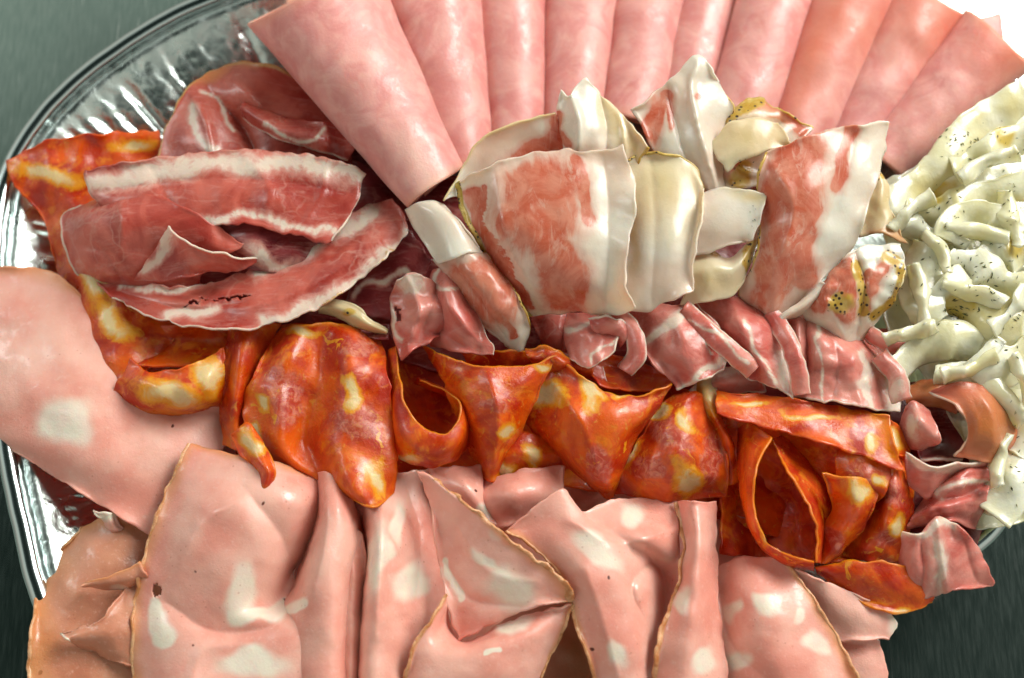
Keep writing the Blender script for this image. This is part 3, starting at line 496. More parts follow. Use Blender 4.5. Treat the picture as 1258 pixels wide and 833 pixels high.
sheet('mortadella_slice','mortadella slice scooping round a dark hollow at the lower frame edge','mortadella slice','mort',
 [[(551,730,146),(551,762,100),(572,788,92),(612,770,112),(660,752,134),(704,742,138)],[(530,762,148),(536,785,140),(570,797,146),(612,788,156),(656,778,154),(694,768,132)],[(506,800,138),(530,815,150),(570,822,158),(612,820,160),(650,815,146),(674,808,118)],[(490,860,110),(520,870,140),(570,870,150),(610,870,150),(640,865,130),(655,860,100)]],
 paint=[('F',626,765,22,9,-10),('FL',[(598,800),(620,795)],3)],rind='lr',edge={'l':('Y',8),'r':('Y',10)},wr=(2.2,44),group=MG,rw=2.6)
sheet('mortadella_slice','short rolled mortadella end directly below the frilled salami scrap','mortadella slice','mort',
 [[(592,592,92),(640,578,108),(694,572,92)],[(584,618,98),(632,606,134),(690,608,104)],[(594,650,84),(625,645,104),(680,632,84)]],wr=(2,40),group=MG)
sheet('mortadella_slice','mortadella slice with a raised corner and rind, right of the brown edged one','mortadella slice','mort',
 [[(622,652,158),(655,625,166),(690,601,172),(712,628,126),(760,612,108),(832,616,104)],[(655,672,156),(690,662,170),(722,650,168),(748,655,146),(790,660,150),(834,668,114)],[(690,708,152),(725,710,172),(755,695,168),(780,690,146),(810,700,96),(835,720,98)],[(708,765,142),(745,765,160),(780,755,158),(800,748,130),(812,758,92),(820,780,96)],[(736,850,124),(760,860,140),(780,860,140),(792,860,124),(800,860,104),(806,860,100)]],
 paint=[('F',735,678,34,12,40),('F',778,632,14,12),('F',758,800,9,16)],rind='l',edge={'l':('Y',11)},wr=(2.2,50),group=MG, crease=[([(700,640),(760,668),(830,650)],12,10),([(800,690),(775,720),(790,760)],9,-14),([(720,700),(740,760),(760,830)],12,7)])
sheet('mortadella_slice','narrow mortadella fold with a curling rind, second from right at the frame bottom','mortadella slice','mort',
 [[(831,616,110),(852,616,142),(880,616,120)],[(840,660,120),(858,660,158),(880,660,118)],[(832,720,132),(856,715,162),(882,720,116)],[(812,780,136),(850,780,160),(888,780,114)],[(800,860,120),(845,860,150),(895,850,114)]],
 paint=[('F',838,740,10,16),('F',868,810,12,14)],rind='l',edge={'l':('Y',7)},wr=(2.2,44),rw=3.8,group=MG)
sheet('mortadella_slice','mortadella slice with scattered lard spots and rind on its right, near the counter','mortadella slice','mort',
 [[(876,700,104),(915,684,124),(964,688,124)],[(879,755,108),(935,748,150),(998,735,132)],[(884,805,108),(950,805,150),(1035,795,122)],[(900,880,100),(970,880,140),(1070,870,110)]],
 paint=[('F',940,745,14,13),('F',1000,790,15,12,50),('F',982,755,7,8,50),('F',900,750,8,12),('F',905,810,16,12)],rind='r',edge={'r':('Y',14)},wr=(2.4,44),group=MG, crease=[([(885,730),(900,790),(960,850)],16,-10)])
sheet('mortadella_slice','pale mortadella flap resting on the tray rim under the leaf shaped salami','mortadella slice','mort',
 [[(925,686,104),(990,704,126),(1045,728,116)],[(965,712,108),(1020,728,120),(1078,742,108)],[(1005,755,100),(1050,765,112),(1103,764,102)],[(1030,790,94),(1060,786,104),(1092,786,98)]],paint=[('F',1098,760,12,18)],wr=(2,40),group=MG)
sheet('mortadella_slice','lowest pink mortadella corner beside the bare counter at lower right','mortadella slice','mort',
 [[(1000,780,86),(1045,778,92),(1082,786,90)],[(1020,820,86),(1060,820,92),(1090,830,86)],[(1030,880,80),(1060,880,86),(1096,880,80)]],wr=(2,40),group=MG)
sheet('cured_ham_slice','cured ham slice at the bottom of the right hand cluster, showing in its gaps','cured ham','prosd',[[(1095,470,90),(1150,470,95),(1215,490,90)],[(1090,560,95),(1150,570,100),(1215,580,92)],[(1095,660,95),(1150,670,98),(1205,655,95)],[(1110,700,95),(1150,705,95),(1190,695,94)]],group='slices at the bottom of the heap',wr=(4,40))
sheet('salami_slice','small curled salami slice filling the corner below the strap of the right cluster','salami slice','chor',
 [[(1030,548,150),(1062,560,160),(1098,572,156)],[(1026,575,140),(1056,588,156),(1090,602,150)],[(1030,604,124),(1052,612,136),(1078,618,132)]],paint=[('M',1060,580,18,14),('F',1082,590,8,8)],edge={'b':('Y',4)},wr=(2.5,24),group=SG)
sheet('salami_slice','dark red salami lip tucked between the cured ham knot and the open salami pocket','salami slice','chor',
 [[(560,428,120),(610,432,126),(655,430,128),(690,436,126)],[(570,440,122),(612,446,118),(652,444,120),(688,446,128)],[(580,455,104),(615,462,100),(650,460,100),(684,456,110)]],edge={'t':('Y',2)},wr=(2,24),group=SG)
sheet('salami_slice','crinkled salami scrap with an orange frill right of the marbled pancetta tip','salami slice','chor',
 [[(645,428,132),(672,426,140),(700,438,138),(730,446,134)],[(648,438,138),(674,440,150),(702,450,146),(728,456,138)],[(655,450,124),(678,454,134),(704,462,130),(724,466,124)]],edge={'t':('Y',6)},wr=(4,14),group=SG,jag=2.5)
sheet('mortadella_slice','inner mortadella fold in the hollow right of the largest slice','mortadella slice','mort',
 [[(405,640,110),(425,640,122),(446,655,112)],[(412,700,112),(430,700,128),(450,705,112)],[(405,760,118),(426,765,132),(446,770,114)],[(410,860,110),(430,865,124),(448,865,110)]],wr=(2,30),group=MG,crease=[([(428,650),(434,720),(430,840)],7,8)])
# ================================================================ cured ham round the pancetta
sheet('cured_ham_slice','curled cured ham knot with a small hole and a white tip, left of the pancetta','cured ham','prosl',
 [[(489,345,146),(505,334,156),(526,342,158),(542,352,150)],[(480,368,134),(508,368,158),(532,372,164),(552,378,150)],[(482,402,128),(508,398,148),(536,400,150),(560,400,140)],[(492,442,134),(506,432,146),(525,420,146),(545,412,134)]],
 paint=[('F',507,345,22,12,10),('FL',[(482,370),(484,400),(498,415)],3.5)],holes=[(490,386,4,11,-15)],wr=(3,22),group=CG,pleat=(4,1.5,'v'), crease=[([(500,340),(515,380),(500,430)],5,12),([(535,350),(530,380),(515,410)],5,-9)])
sheet('cured_ham_slice','pink cured ham lobe with a bright rim, overlapping the curled knot','cured ham','prosl',
 [[(530,332,140),(545,328,156),(562,340,152)],[(527,368,138),(556,368,172),(586,384,156)],[(524,402,128),(565,405,164),(604,424,146)],[(530,425,122),(568,433,146),(606,435,144)]],
 paint=[('FL',[(538,330),(536,345),(556,350)],3)],edge={'r':('F',2.4)},wr=(2.4,26),group=CG,pleat=(2,1.4,'u'), crease=[([(540,340),(555,380),(590,420)],5,9),([(530,390),(550,410),(570,428)],5,-7)])
for lab, rows, pt, *cz in [
 ('small shaded cured ham frill right of the pancetta roll tip', [[(652,388,118),(685,384,126),(715,384,120)],[(660,410,118),(688,408,136),(700,418,120)],[(668,430,100),(685,432,112),(698,436,104)]], []),
 ('cured ham frill with a curled white edge, second from left under the pancetta', [[(688,384,126),(735,384,138),(778,388,130)],[(690,412,128),(722,418,158),(764,408,148)],[(700,440,140),(726,453,156),(756,430,158)]], [('FL',[(700,405),(730,395),(770,396)],5),('FL',[(728,448),(745,425),(775,400)],2.5)], [([(700,400),(725,420),(720,450)],10,6),([(750,385),(745,410),(735,440)],8,-5)]),
 ('purple sliver of cured ham just above the salami pocket', [[(688,432,118),(715,440,122),(740,450,118)],[(700,445,122),(722,455,134),(748,470,124)],[(712,458,112),(735,470,120),(756,478,112)]], []),
 ('broad cured ham frill with a diagonal white band under the yellow pancetta', [[(756,380,126),(805,374,146),(856,372,140)],[(782,404,136),(830,402,170),(884,404,152)],[(790,432,138),(838,436,172),(893,436,148)],[(834,479,150),(858,469,158),(890,456,150)]], [('FL',[(790,420),(820,400),(845,385)],7),('FL',[(838,476),(865,458),(892,442)],5),('FL',[(868,400),(872,440)],2)], [([(790,422),(815,395),(850,380)],8,7),([(870,385),(868,420),(880,450)],8,5),([(800,440),(830,450),(850,470)],10,-5)]),
 ('pale folded hem of cured ham between broad frill and salami', [[(845,480,118),(880,455,128),(920,445,122)],[(858,486,120),(890,470,136),(935,465,124)],[(870,490,104),(900,484,112),(940,482,104)]], [('FL',[(850,480),(920,446)],9)]),
 ('cured ham frill ending in a ragged pale tip below the red striped pancetta', [[(850,370,136),(898,364,150),(944,378,140)],[(868,402,136),(914,400,174),(966,408,152)],[(894,438,126),(932,438,166),(977,440,146)],[(920,464,134),(950,476,156),(974,490,148)]], [('FL',[(915,395),(925,430),(960,478)],3),('F',965,450,12,36,0)], [([(905,380),(918,420),(955,475)],8,7),([(880,390),(890,420),(925,460)],10,-5),([(945,385),(955,420),(972,470)],8,5)]),
 ('gathered cured ham frill with vertical pleats at the right end of the row', [[(955,382,118),(990,380,138),(1040,404,134),(1086,432,124)],[(972,420,124),(1012,424,172),(1056,440,164),(1102,456,130)],[(970,460,118),(1012,462,160),(1060,472,160),(1105,485,126)],[(968,486,120),(1015,493,156),(1064,501,158),(1106,508,132)]], [('FL',[(1005,400),(1012,490)],3),('FL',[(1058,440),(1068,500)],7),('FL',[(1085,450),(1100,500)],10)], [([(995,395),(1000,440),(990,490)],8,7),([(1020,410),(1030,450),(1022,495)],8,-7),([(1050,420),(1050,460),(1058,500)],8,6),([(1078,435),(1080,470),(1088,505)],7,-5)]),
 ('dark cured ham seen in the small gap left of the white lard', [[(1050,405,110),(1075,405,112),(1110,402,110)],[(1056,425,105),(1085,425,100),(1108,420,104)],[(1080,450,100),(1095,448,104),(1115,440,100)]], []),
 ]:
    cz = cz[0] if cz else ()
    sheet('cured_ham_slice', lab, 'cured ham', 'prosl', rows, paint=pt, wr=(3.2, 24), group=CG, jag=2, pleat=(2.6, 1.5, 'u'), edge={'b':('F',2.2),'r':('F',1.8)}, crease=cz)  # thin pale bands on two edges paint an edge highlight into the frills
# right end cluster
sheet('cured_ham_slice','amber brown cured ham bulb folded against the white lard','cured ham','pros',
 [[(1142,482,146),(1170,470,158),(1205,474,158),(1236,488,130)],[(1176,502,164),(1195,496,172),(1222,504,170),(1250,520,126)],[(1190,530,162),(1204,530,172),(1226,542,162),(1247,545,120)],[(1172,562,142),(1190,564,146),(1220,568,136),(1238,558,108)]],
 paint=[('M',1215,525,44,50)],edge={'l':('F',2.5)},wr=(1.8,50),group=CG, crease=[([(1205,485),(1222,520),(1215,560)],7,5)])
sheet('cured_ham_slice','brownish red cured ham strip above the hollow of the amber bulb','cured ham','pros',[[(1108,476,128),(1150,466,140),(1200,470,140)],[(1112,490,134),(1150,484,148),(1185,490,140)],[(1118,502,124),(1148,500,134),(1176,508,128)]],paint=[('M',1150,482,60,30)],group=CG,wr=(2,24))
sheet('cured_ham_slice','deep pink cured ham hollow inside the amber bulb','cured ham','prosd',[[(1118,490,124),(1155,490,118),(1190,500,120)],[(1120,525,116),(1155,525,104),(1192,530,110)],[(1130,566,116),(1155,566,114),(1184,566,114)]],group=CG,edge={'b':('F',3)})
sheet('cured_ham_slice','upright pale pink cured ham petal left of the amber bulb','cured ham','prosl',[[(1112,498,148),(1125,494,156),(1142,506,150)],[(1106,522,138),(1130,522,166),(1157,540,158)],[(1110,550,120),(1130,552,134),(1150,548,134)]],paint=[('F',1125,525,10,22,-20)],wr=(2,22),group=CG)
sheet('cured_ham_slice','cured ham fold with a wavy cream fat edge under the amber bulb','cured ham','prosl',
 [[(1113,554,150),(1140,572,160),(1175,570,156),(1218,566,146)],[(1112,572,146),(1142,588,150),(1170,582,136),(1205,578,126)],[(1116,596,124),(1138,612,124),(1160,600,116),(1190,595,108)]],paint=[('FL',[(1113,558),(1140,575),(1175,572),(1218,567)],6)],wr=(2,30),group=CG)
sheet('cured_ham_slice','wine red cured ham with pale streaks near the tray rim at right','cured ham','prosl',
 [[(1150,590,116),(1185,575,140),(1216,572,122)],[(1130,620,114),(1170,610,146),(1216,602,120)],[(1112,652,110),(1160,640,134),(1198,650,112)]],paint=[('FL',[(1150,612),(1185,598),(1212,590)],4)],wr=(3,22),group=CG,pleat=(6,2,'v'), crease=[([(1140,630),(1170,600),(1210,585)],5,11)])
sheet('cured_ham_slice','cured ham fold with a creamy scalloped edge hanging over the rim at lower right','cured ham','prosl',
 [[(1110,655,140),(1130,656,146),(1152,636,154),(1180,648,146),(1202,672,120)],[(1106,678,128),(1132,680,144),(1156,672,152),(1182,690,128),(1216,702,106)],[(1106,705,116),(1134,708,134),(1158,704,136),(1188,712,112),(1222,714,102)],[(1112,732,106),(1138,734,112),(1162,728,112),(1190,724,104),(1220,720,100)]],
 paint=[('FL',[(1110,656),(1132,658),(1152,637),(1180,646)],7),('F',1150,690,10,40)],wr=(2,24),group=CG,pleat=(5,1.6,'u'), crease=[([(1130,660),(1135,700),(1130,730)],5,-9),([(1152,640),(1156,680),(1162,725)],5,12),([(1180,650),(1190,690),(1200,715)],5,-8)])
# ================================================================ pancetta
PG = 'pancetta slices heaped in the centre'
sheet('pancetta_slice','large folded pancetta slice with a wide red meat band and white right side','pancetta slice','panc',
 [[(562,222,190),(600,205,214),(640,190,222),(690,184,226),(735,186,224),(765,178,236)],[(570,260,180),(612,250,214),(655,242,226),(700,238,228),(745,236,226),(782,238,232)],[(592,305,168),(628,300,206),(670,296,222),(712,294,224),(750,294,222),(774,290,230)],[(622,352,156),(655,348,186),(690,345,202),(722,344,206),(752,345,206),(768,345,222)],[(652,388,132),(680,386,150),(705,384,158),(730,386,162),(758,388,166),(782,378,190)]],
 paint=[('M',662,252,42,58,12),('M',690,335,25,58,-20),('ML',[(580,240),(606,310),(640,370)],8),('ML',[(592,235),(600,270),(625,325),(655,370)],3),('ML',[(706,192),(717,235),(722,262)],7)],
 rind='l',rmat='prind',rw=4.2,edge={'l':('Y',5)},wr=(2.6,44),group=PG,jag=1.8, crease=[([(742,190),(748,260),(745,370)],12,-6),([(610,215),(622,290),(670,380)],12,6)])
sheet('pancetta_slice','cream rear flap of the folded pancetta, touching the largest ham roll','pancetta slice','panc',
 [[(545,246,186),(566,210,196),(585,176,204),(622,155,204),(682,138,206)],[(556,242,178),(585,210,186),(615,188,190),(655,172,192),(695,165,196)],[(570,240,168),(610,225,176),(650,205,180),(690,195,182),(720,190,186)]],
 paint=[('M',655,190,40,12,-25),('M',690,165,14,26,-10)],edge={'t':('F',2.5)},wr=(1.8,44),group=PG,jag=1)
sheet('pancetta_slice','upright white pancetta peak pointing at the fourth ham roll','pancetta slice','panc',
 [[(690,110,214),(700,117,218),(718,96,222),(740,118,220),(772,148,214),(798,182,208)],[(684,138,210),(706,140,222),(726,138,224),(748,150,216),(772,168,208),(792,190,204)],[(690,170,204),(710,172,216),(730,172,218),(752,180,208),(770,188,202),(785,200,198)],[(692,200,190),(715,202,200),(740,202,200),(758,206,194),(770,212,190),(780,218,186)]],
 paint=[('FL',[(745,130),(762,150),(780,185),(772,210)],14),('ML',[(690,145),(700,178)],6)],wr=(2.2,30),group=PG,edge={'r':('Y',4)}, crease=[([(700,115),(712,150),(708,195)],5,12),([(735,110),(745,160),(742,200)],5,-9),([(760,140),(768,180),(765,205)],5,7)])
sheet('pancetta_slice','yellow topped pancetta slice with a peppered edge, behind the large one','pancetta slice','panc',
 [[(762,202,192),(790,190,200),(822,190,202),(850,202,206),(866,232,208)],[(770,250,196),(800,240,212),(832,245,214),(856,250,206),(863,260,212)],[(768,310,192),(795,305,212),(822,308,216),(845,310,208),(854,312,212)],[(762,378,172),(790,384,186),(812,374,192),(835,364,200),(852,358,196)]],
 paint=[('F',815,225,55,45),('F',780,290,3,30)],rind='t',rmat='prind',rw=2,wr=(2,46),group=PG, crease=[([(800,200),(805,280),(800,370)],18,-7)])
sheet('pancetta_slice','tall pancetta flap with a white rounded tip and faint red streaks behind the yellow one','pancetta slice','panc',
 [[(776,136,192),(820,100,208),(858,68,216),(878,92,212),(884,106,208)],[(790,160,190),(825,135,206),(855,120,212),(880,120,208),(901,132,198)],[(806,190,186),(832,175,200),(858,165,204),(878,155,200),(893,152,192)],[(840,215,180),(856,215,190),(868,212,192),(880,210,188),(888,208,180)],[(860,240,172),(870,240,178),(878,240,180),(886,240,176),(892,240,170)]],
 paint=[('M',800,150,12,32,25),('ML',[(820,115),(828,150)],5),('M',853,122,3,5)],edge={'r':('Y',2)},wr=(2.6,30),group=PG, crease=[([(858,75),(850,120),(880,230)],6,14),([(820,105),(830,150),(845,200)],6,-9)])
sheet('pancetta_slice','white tube of pancetta with a soft highlight, right of the yellow topped slice','pancetta slice','panc',
 [[(862,236,196),(890,231,200),(915,232,204),(943,238,206)],[(858,255,200),(888,252,206),(915,254,208),(937,260,206)],[(852,285,196),(880,284,202),(905,285,202),(927,290,198)],[(850,314,184),(875,309,190),(897,301,190),(917,297,184)]],paint=[('F',925,240,22,6)],wr=(1.6,40),group=PG)
sheet('pancetta_slice','cream pancetta base slice with peppery yellow corner left of the red striped one','pancetta slice','panc',
 [[(846,312,176),(868,300,172),(895,318,172),(925,288,176),(934,262,176)],[(848,340,180),(872,332,188),(898,332,186),(918,315,182),(932,295,176)],[(836,374,160),(866,372,168),(890,366,168),(908,356,166),(920,330,164)]],paint=[('F',870,345,60,30),('Y',872,304,16,8,10),('YL',[(934,262),(930,300),(915,345)],6),('M',905,298,16,10,-40)],wr=(2,30),group=PG)
sheet('pancetta_slice','crumpled yellow brown spiced pancetta behind the white tube','pancetta slice','panc',
 [[(872,160,176),(905,130,188),(930,120,192),(965,138,188),(998,158,176)],[(866,175,176),(900,150,196),(930,146,200),(960,155,192),(990,170,176)],[(876,200,174),(902,195,190),(930,190,194),(955,185,184),(980,185,174)],[(890,235,168),(908,232,180),(925,228,178),(940,220,172),(958,205,168)]],
 paint=[('YL',[(872,165),(900,140),(930,124)],8),('F',910,165,36,16,-25),('ML',[(935,128),(960,145),(985,165)],8),('Y',912,215,9,18),('Y',880,180,8,14),('M',900,195,10,14)],edge={'t':('Y',4)},wr=(3.6,24),group=PG,jag=2.4, crease=[([(880,175),(920,180),(960,150)],5,-12),([(900,200),(930,215),(950,200)],5,9)])
sheet('pancetta_slice','cream folded flap on top of the crumpled spiced pancetta','pancetta slice','panc',
 [[(870,176,200),(898,150,206),(925,146,208),(956,150,206)],[(880,192,204),(905,172,210),(935,165,212),(970,172,208)],[(893,212,200),(915,196,206),(940,186,208),(972,182,204)]],paint=[('F',920,170,80,40)],wr=(1.8,30),group=PG)
sheet('pancetta_slice','red striped pancetta slice standing at the right with a square white corner','pancetta slice','panc',
 [[(940,188,212),(972,175,226),(1010,162,230),(1050,154,226),(1092,149,214)],[(930,225,206),(964,222,228),(1004,216,234),(1042,210,228),(1082,206,212)],[(934,275,192),(962,272,216),(992,268,224),(1028,262,218),(1064,260,206)],[(925,325,174),(948,322,198),(975,315,208),(1008,310,204),(1052,298,194)],[(908,360,156),(930,365,168),(948,372,176),(972,352,180),(1015,338,178)],[(935,388,140),(942,392,146),(952,396,150),(970,385,156),(985,370,160)]],
 paint=[('M',975,222,33,66,16),('M',955,320,24,62,14),('ML',[(1042,158),(1038,200),(1028,232)],8),('ML',[(990,262),(975,300),(985,335)],15)],edge={'l':('Y',3)},wr=(2.6,40),group=PG, crease=[([(945,195),(975,260),(945,350)],12,8),([(1050,160),(1035,230),(1000,300)],12,-6)])
sheet('pancetta_slice','thin white pancetta edge peeling away below the red striped slice','pancetta slice','panc',
 [[(950,394,164),(985,368,178),(1010,345,182)],[(955,396,166),(990,374,182),(1018,350,184)],[(960,394,150),(994,382,160),(1020,360,164)]],wr=(1,30),group=PG)
sheet('pancetta_slice','small spice crusted pancetta piece with an orange brown face, beside the white lard','pancetta slice','panc',
 [[(1012,345,176),(1035,320,190),(1062,302,194),(1108,300,184)],[(1000,365,172),(1030,345,198),(1065,335,202),(1112,335,184)],[(985,384,160),(1022,378,186),(1058,370,192),(1100,368,172)],[(1005,408,142),(1028,412,158),(1050,408,160),(1078,395,148)],[(1030,428,130),(1040,432,136),(1050,430,138),(1060,418,134)]],
 paint=[('ML',[(1025,330),(1008,370)],13),('ML',[(1046,325),(1040,380)],11),('ML',[(1070,330),(1062,380)],4),('M',1075,345,8,22,20),('YL',[(1052,318),(1060,350),(1058,385)],6),('YL',[(1085,318),(1106,345),(1095,375),(1070,392)],7),('Y',1035,372,14,10)],wr=(3,22),group=PG,jag=2, crease=[([(1050,310),(1062,350),(1050,420)],5,-14),([(1020,340),(1015,370),(1035,410)],6,8)])
sheet('pancetta_slice','pale yellow pancetta scrap wedged between the rightmost ham roll and the red striped slice','pancetta slice','panc',
 [[(1070,205,178),(1082,210,184),(1090,225,176)],[(1062,245,172),(1082,245,182),(1096,260,168)],[(1058,290,164),(1085,288,172),(1115,300,160)]],paint=[('F',1080,250,60,60),('Y',1085,212,6,8),('M',1095,290,20,8)],wr=(2.5,20),group=PG)
sheet('pancetta_slice','white rolled pancetta tube below the end of the largest ham roll','pancetta slice','panc',
 [[(498,258,168),(512,250,190),(530,247,194),(545,252,184)],[(515,290,168),(535,275,192),(555,270,196),(572,280,182)],[(538,325,166),(558,318,190),(578,310,192),(594,312,176)]],wr=(1.2,50),group=PG,jag=.8)
sheet('pancetta_slice','marbled pink pancetta roll ending in a point above the salami flap','pancetta slice','panc',
 [[(532,318,156),(556,314,188),(578,308,190),(596,312,172)],[(556,352,154),(580,345,192),(602,338,194),(624,345,172)],[(580,385,148),(606,382,182),(628,376,182),(646,382,164)],[(604,410,134),(622,408,152),(638,406,154),(650,404,144)],[(636,436,126),(638,437,128),(640,437,128),(642,434,126)]],
 paint=[('M',588,348,40,26),('M',612,372,26,22),('ML',[(620,395),(632,415)],4)],wr=(2,24),group=PG,edge={'b':('Y',6),'r':('Y',2.5)}, crease=[([(560,330),(590,370),(630,425)],5,-8)])
# ================================================================ white lard slices at the right
LG = 'white herbed lard slices at the right'
sheet('lard_slice','flat white lard slice forming the bottom of the herbed pile at right','lard slice','lard',
 [[(1080,225,110),(1150,190,110),(1225,130,100),(1300,80,90)],[(1090,320,130),(1170,310,140),(1240,280,130),(1310,250,110)],[(1090,400,130),(1170,410,145),(1240,400,135),(1310,400,110)],[(1140,470,120),(1200,480,130),(1250,500,120),(1310,540,100)],[(1190,560,105),(1225,575,112),(1255,590,104),(1290,610,98)],[(1190,645,98),(1215,650,100),(1240,645,98),(1260,640,96)]],wr=(7,40),group=LG,paint=[('Y',1150,240,30,20),('M',1200,350,60,60)])
def ruffle(label, pts, w, amp, freq, base, ph=0, yel=()):
    """a strip of lard following pts, gathered into ruffles"""
    q = cr(np.array(pts, float), 17); t = np.gradient(q, axis=0); t /= np.linalg.norm(t, axis=1, keepdims=True); n = np.stack([-t[:, 1], t[:, 0]], 1)
    u = np.linspace(0, 1, 17); rows = []
    for k, v in enumerate(np.linspace(-1, 1, 5)):
        a = amp*np.sin(u*freq*6.28+ph+.5*v); wl = w*(1+.22*np.sin(u*freq*6.28*.7+ph*2))
        p = q+n*(1.15*wl*v)[:, None]+t*(3*np.cos(u*freq*6.28+ph+v))[:, None]
        hh = base+1.2*a*(.25+.75*(v+1)/2)+9*(1-v*v)-8*v
        rows.append([(p[i, 0], p[i, 1], hh[i]) for i in range(17)])
    sheet('lard_slice', label, 'lard slice', 'lard', rows, lift=3, paint=yel, wr=(2, 34), group=LG, jag=1.5, th=1.0)
ruffle('long white lard slice running along the edge of the rightmost ham roll', [(1092,265),(1130,225),(1190,170),(1262,112)], 20, 7, 2.2, 158, .5)
ruffle('lard slice with a smooth curved rim below the long one along the ham', [(1112,258),(1160,262),(1205,240),(1265,225)], 17, 9, 2.0, 152, 2, [('Y',1235,205,18,16),('Y',1150,250,14,8)])
ruffle('short lard ribbon at the upper right frame edge', [(1172,212),(1205,190),(1265,165)], 15, 8, 1.8, 160, 1, [('Y',1235,170,16,14)])
ruffle('looped lard slice bulging in the upper middle of the herbed pile', [(1165,300),(1180,268),(1215,262),(1240,282)], 16, 9, 1.5, 160, .2)
ruffle('yellowish lard slice between two hollows left in the herbed pile', [(1112,272),(1135,290),(1165,300),(1180,320)], 14, 8, 1.7, 150, 1.2, [('Y',1145,295,20,12)])
ruffle('lard slice at the frame edge level with the small spice crusted pancetta', [(1205,330),(1235,310),(1268,300)], 22, 9, 1.6, 158, 2.2, [('Y',1245,300,14,12)])
ruffle('tall narrow lard slice beside the spice crusted pancetta', [(1140,300),(1132,335),(1135,375),(1150,400)], 20, 6, 1.2, 158, 2.6)
ruffle('broad lard slice with a dark herb sprig in the middle of the herbed pile', [(1150,345),(1180,370),(1212,392),(1260,400)], 24, 7, 1.4, 160, .7, [('Y',1172,372,20,18),('M',1172,380,18,12)])
ruffle('bright lard slice strewn with herbs right of the middle', [(1165,320),(1200,330),(1235,350),(1270,350)], 17, 7, 2.1, 164, 2.1, [('M',1220,340,40,20)])
ruffle('thick rounded lard fold near the frame edge above the amber cured ham', [(1200,430),(1222,448),(1250,445),(1275,425)], 22, 7, 1.0, 160, .4)
ruffle('lard slice spreading below the small dark gap', [(1098,455),(1130,430),(1170,418),(1205,432)], 18, 7, 1.4, 152, 1.9)
ruffle('smooth lard slice curving over the top of the amber cured ham', [(1150,462),(1190,462),(1228,485),(1258,520)], 12, 5, 1.2, 150, 2.9)
ruffle('herby lard slice at the lower right frame edge', [(1270,480),(1262,530),(1245,590),(1215,628)], 24, 8, 1.8, 128, .3, [('M',1250,560,30,60)])
ruffle('small lard slice at the end of the pile just above the tray rim', [(1255,560),(1240,600),(1222,635)], 16, 5, 1.5, 120, 1.3)
def ribbon(label, pts, w, paint=(), lean=6, arch=8):
    """a narrow strip of cured ham lying in a curve over its neighbours"""
    q = cr(np.array(pts, float), 11); t = np.gradient(q[:, :2], axis=0); t /= np.linalg.norm(t, axis=1, keepdims=True); n = np.stack([-t[:, 1], t[:, 0]], 1)
    rows = [[(q[i, 0]+n[i, 0]*w*v, q[i, 1]+n[i, 1]*w*v, q[i, 2]+arch*(1-v*v)-lean*v) for i in range(11)] for v in (-1, -.5, 0, .5, 1)]
    sheet('cured_ham_slice', label, 'cured ham', 'prosl', rows, paint=paint, wr=(2, 22), group=CG, edge={'t':('F',2.4),'b':('F',2.4)}, lift=3, jag=1.4)
ribbon('curled cured ham ribbon between the white edged frill and the broad frill', [(752,384,148),(778,408,160),(782,436,158),(768,456,148)], 11)
ribbon('diagonal cured ham ribbon lying between the broad frill and the ragged one', [(838,378,156),(866,404,168),(898,432,170),(926,456,158)], 12, [('FL',[(850,390),(915,445)],3)])
ribbon('steep cured ham ribbon between the ragged frill and the pleated one', [(946,384,156),(968,418,168),(980,456,166),(984,484,154)], 11)
ribbon('short cured ham ribbon closing the right end of the frill row', [(1080,436,158),(1100,460,164),(1108,492,158)], 12, [('F',1105,480,10,22)])
ribbon('small cured ham ribbon crossing the gap beside the white lard', [(1066,408,140),(1092,424,150),(1122,430,146)], 9)
rs_ = np.random.RandomState(21)
for lab, x, y, a, ln in [('thin lard strip crossing the upper end of the herbed pile',1215,205,-25,40),('thin lard strip curled beside the pale yellow pancetta scrap',1122,262,-40,32),('thin lard strip over the looped lard slice',1200,288,10,38),
        ('thin lard strip left of the looped lard slice',1150,312,60,30),('thin lard strip touching the frame edge above the middle of the pile',1243,268,75,34),('thin lard strip under the herb strewn lard slice',1196,362,15,40),
        ('thin lard strip bending down between sprig and frame edge',1240,378,-50,36),('thin lard strip right of the spice crusted pancetta',1128,362,80,36),('thin lard strip above the small dark gap',1120,408,-15,34),
        ('thin lard strip in the notch above the amber cured ham',1192,448,-20,36),('thin lard strip at the right of the amber cured ham',1258,470,65,34),('thin lard strip low on the pile beside the wine red cured ham',1232,566,100,34)]:
    c_, s_ = math.cos(R_(a)), math.sin(R_(a)); b_ = rs_.uniform(-9, 9)
    ruffle(lab, [(x-ln*c_, y-ln*s_), (x-b_*s_, y+b_*c_), (x+ln*c_, y+ln*s_)], rs_.uniform(6.5, 9), 5, rs_.uniform(1.2, 2), 172 if y < 480 else 148, rs_.uniform(0, 6))
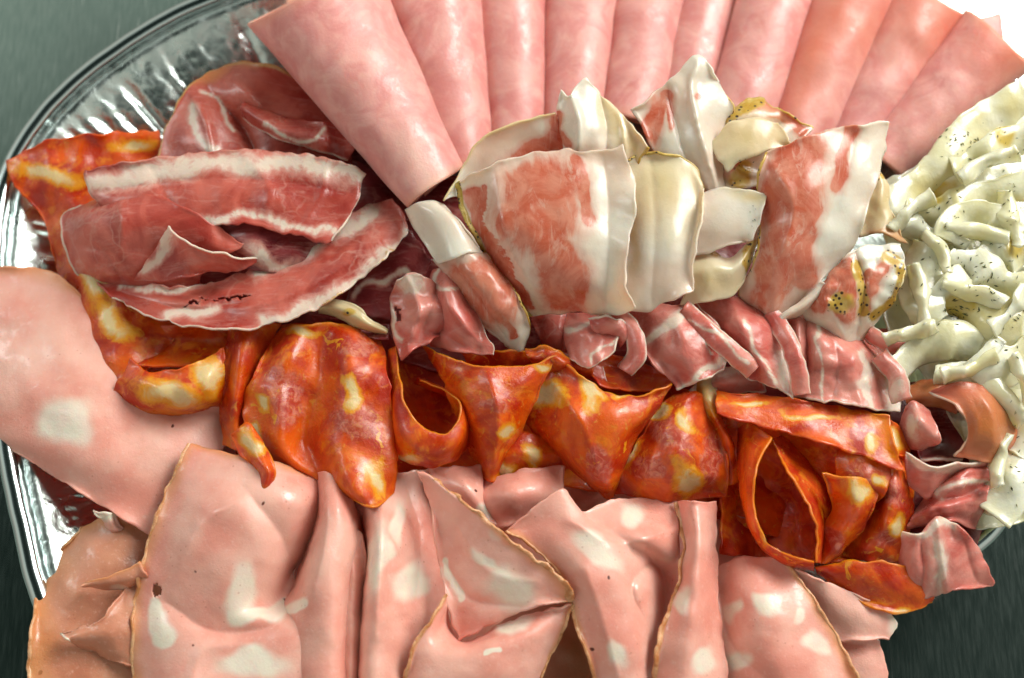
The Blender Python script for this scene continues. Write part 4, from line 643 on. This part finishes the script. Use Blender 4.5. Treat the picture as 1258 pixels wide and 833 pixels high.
# herb flakes: uncountable
def flakes():
    rs = np.random.RandomState(4); V = []; F = []
    dg = bpy.context.evaluated_depsgraph_get(); dg.update()
    def put(n, gx, gy, sx, sy, L0):
        for _ in range(n):
            x = rs.normal(gx, sx); y = rs.normal(gy, sy)
            p = P(x, y, 0); d = Vector(p-CL).normalized()
            hit, loc, nrm, _i, ob, _m = sc.ray_cast(dg, Vector(CL), d)
            if not hit or not ob.name.startswith(('lard', 'pancetta')): continue
            if nrm.dot(d) > 0: nrm = -nrm
            L = L0*rs.uniform(.5, 1.6); w = L*rs.uniform(.12, .4); a = rs.uniform(0, 6.28)
            tx = nrm.orthogonal().normalized(); ty = nrm.cross(tx); u = tx*math.cos(a)+ty*math.sin(a); v = nrm.cross(u)
            c = loc+nrm*.00015; b = len(V); hgt = nrm*(.00025+L*.12)
            V.extend([c-u*L, c-v*w, c+u*L, c+v*w, c+hgt, c-hgt*.5]); F.extend([[b,b+1,b+4],[b+1,b+2,b+4],[b+2,b+3,b+4],[b+3,b,b+4]])
    for gx, gy, sx, sy, n in [(1200,165,22,12,26),(1172,180,14,10,16),(1245,240,12,30,26),(1175,382,10,6,30),(1215,345,30,22,46),(1160,250,20,12,12),(1240,560,12,40,22),(1190,300,40,40,34),(1240,410,14,30,14)]:
        put(n, gx, gy, sx, sy, .0007)
    for gx, gy, sx, sy, n in [(795,192,12,4,12),(848,205,8,6,6),(925,285,3,20,16),(770,205,5,5,5),(1100,345,6,20,14),(915,205,6,10,6)]:
        put(n, gx, gy, sx, sy, .00035)
    g = G('dried_herbs'); m = g.fin(g.mix(g.step(g.noise(300, 2), .4, .6), (.045,.055,.02), (.12,.13,.04)), .7, 0)
    if V: tag(mesh_obj('herb_flakes', np.array([tuple(v) for v in V]), np.array(F), m, smooth=False), 'dried green herb and pepper flakes sprinkled over the lard and pancetta', 'herbs', kind='stuff')
flakes()

sheet('cured_ham_slice','thin cured ham ribbon curling out from under the yellow pancetta above the pocket','cured ham','prosl',
 [[(722,392,150),(744,388,160),(766,394,160),(776,410,156)],[(728,402,156),(746,398,166),(762,404,166),(770,418,158)],[(736,412,144),(748,410,150),(758,416,150),(764,426,146)]],edge={'t':('F',3)},wr=(2,18),group=CG)
sheet('cured_ham_slice','cured ham ribbon with a pale crest left of the gathered pleated frill','cured ham','prosl',
 [[(962,392,140),(976,384,150),(992,384,148)],[(968,425,146),(982,420,160),(996,422,150)],[(974,462,134),(984,460,146),(996,462,138)]],edge={'l':('F',3)},wr=(2,18),group=CG,crease=[([(980,388),(984,460)],4,6)])
sheet('cured_ham_slice','dark cured ham slice hanging behind the narrow upright salami fold','cured ham','prosd',
 [[(380,385,100),(430,395,110),(480,400,112)],[(390,405,104),(432,412,112),(478,418,114)]],group=CG,wr=(2,20))
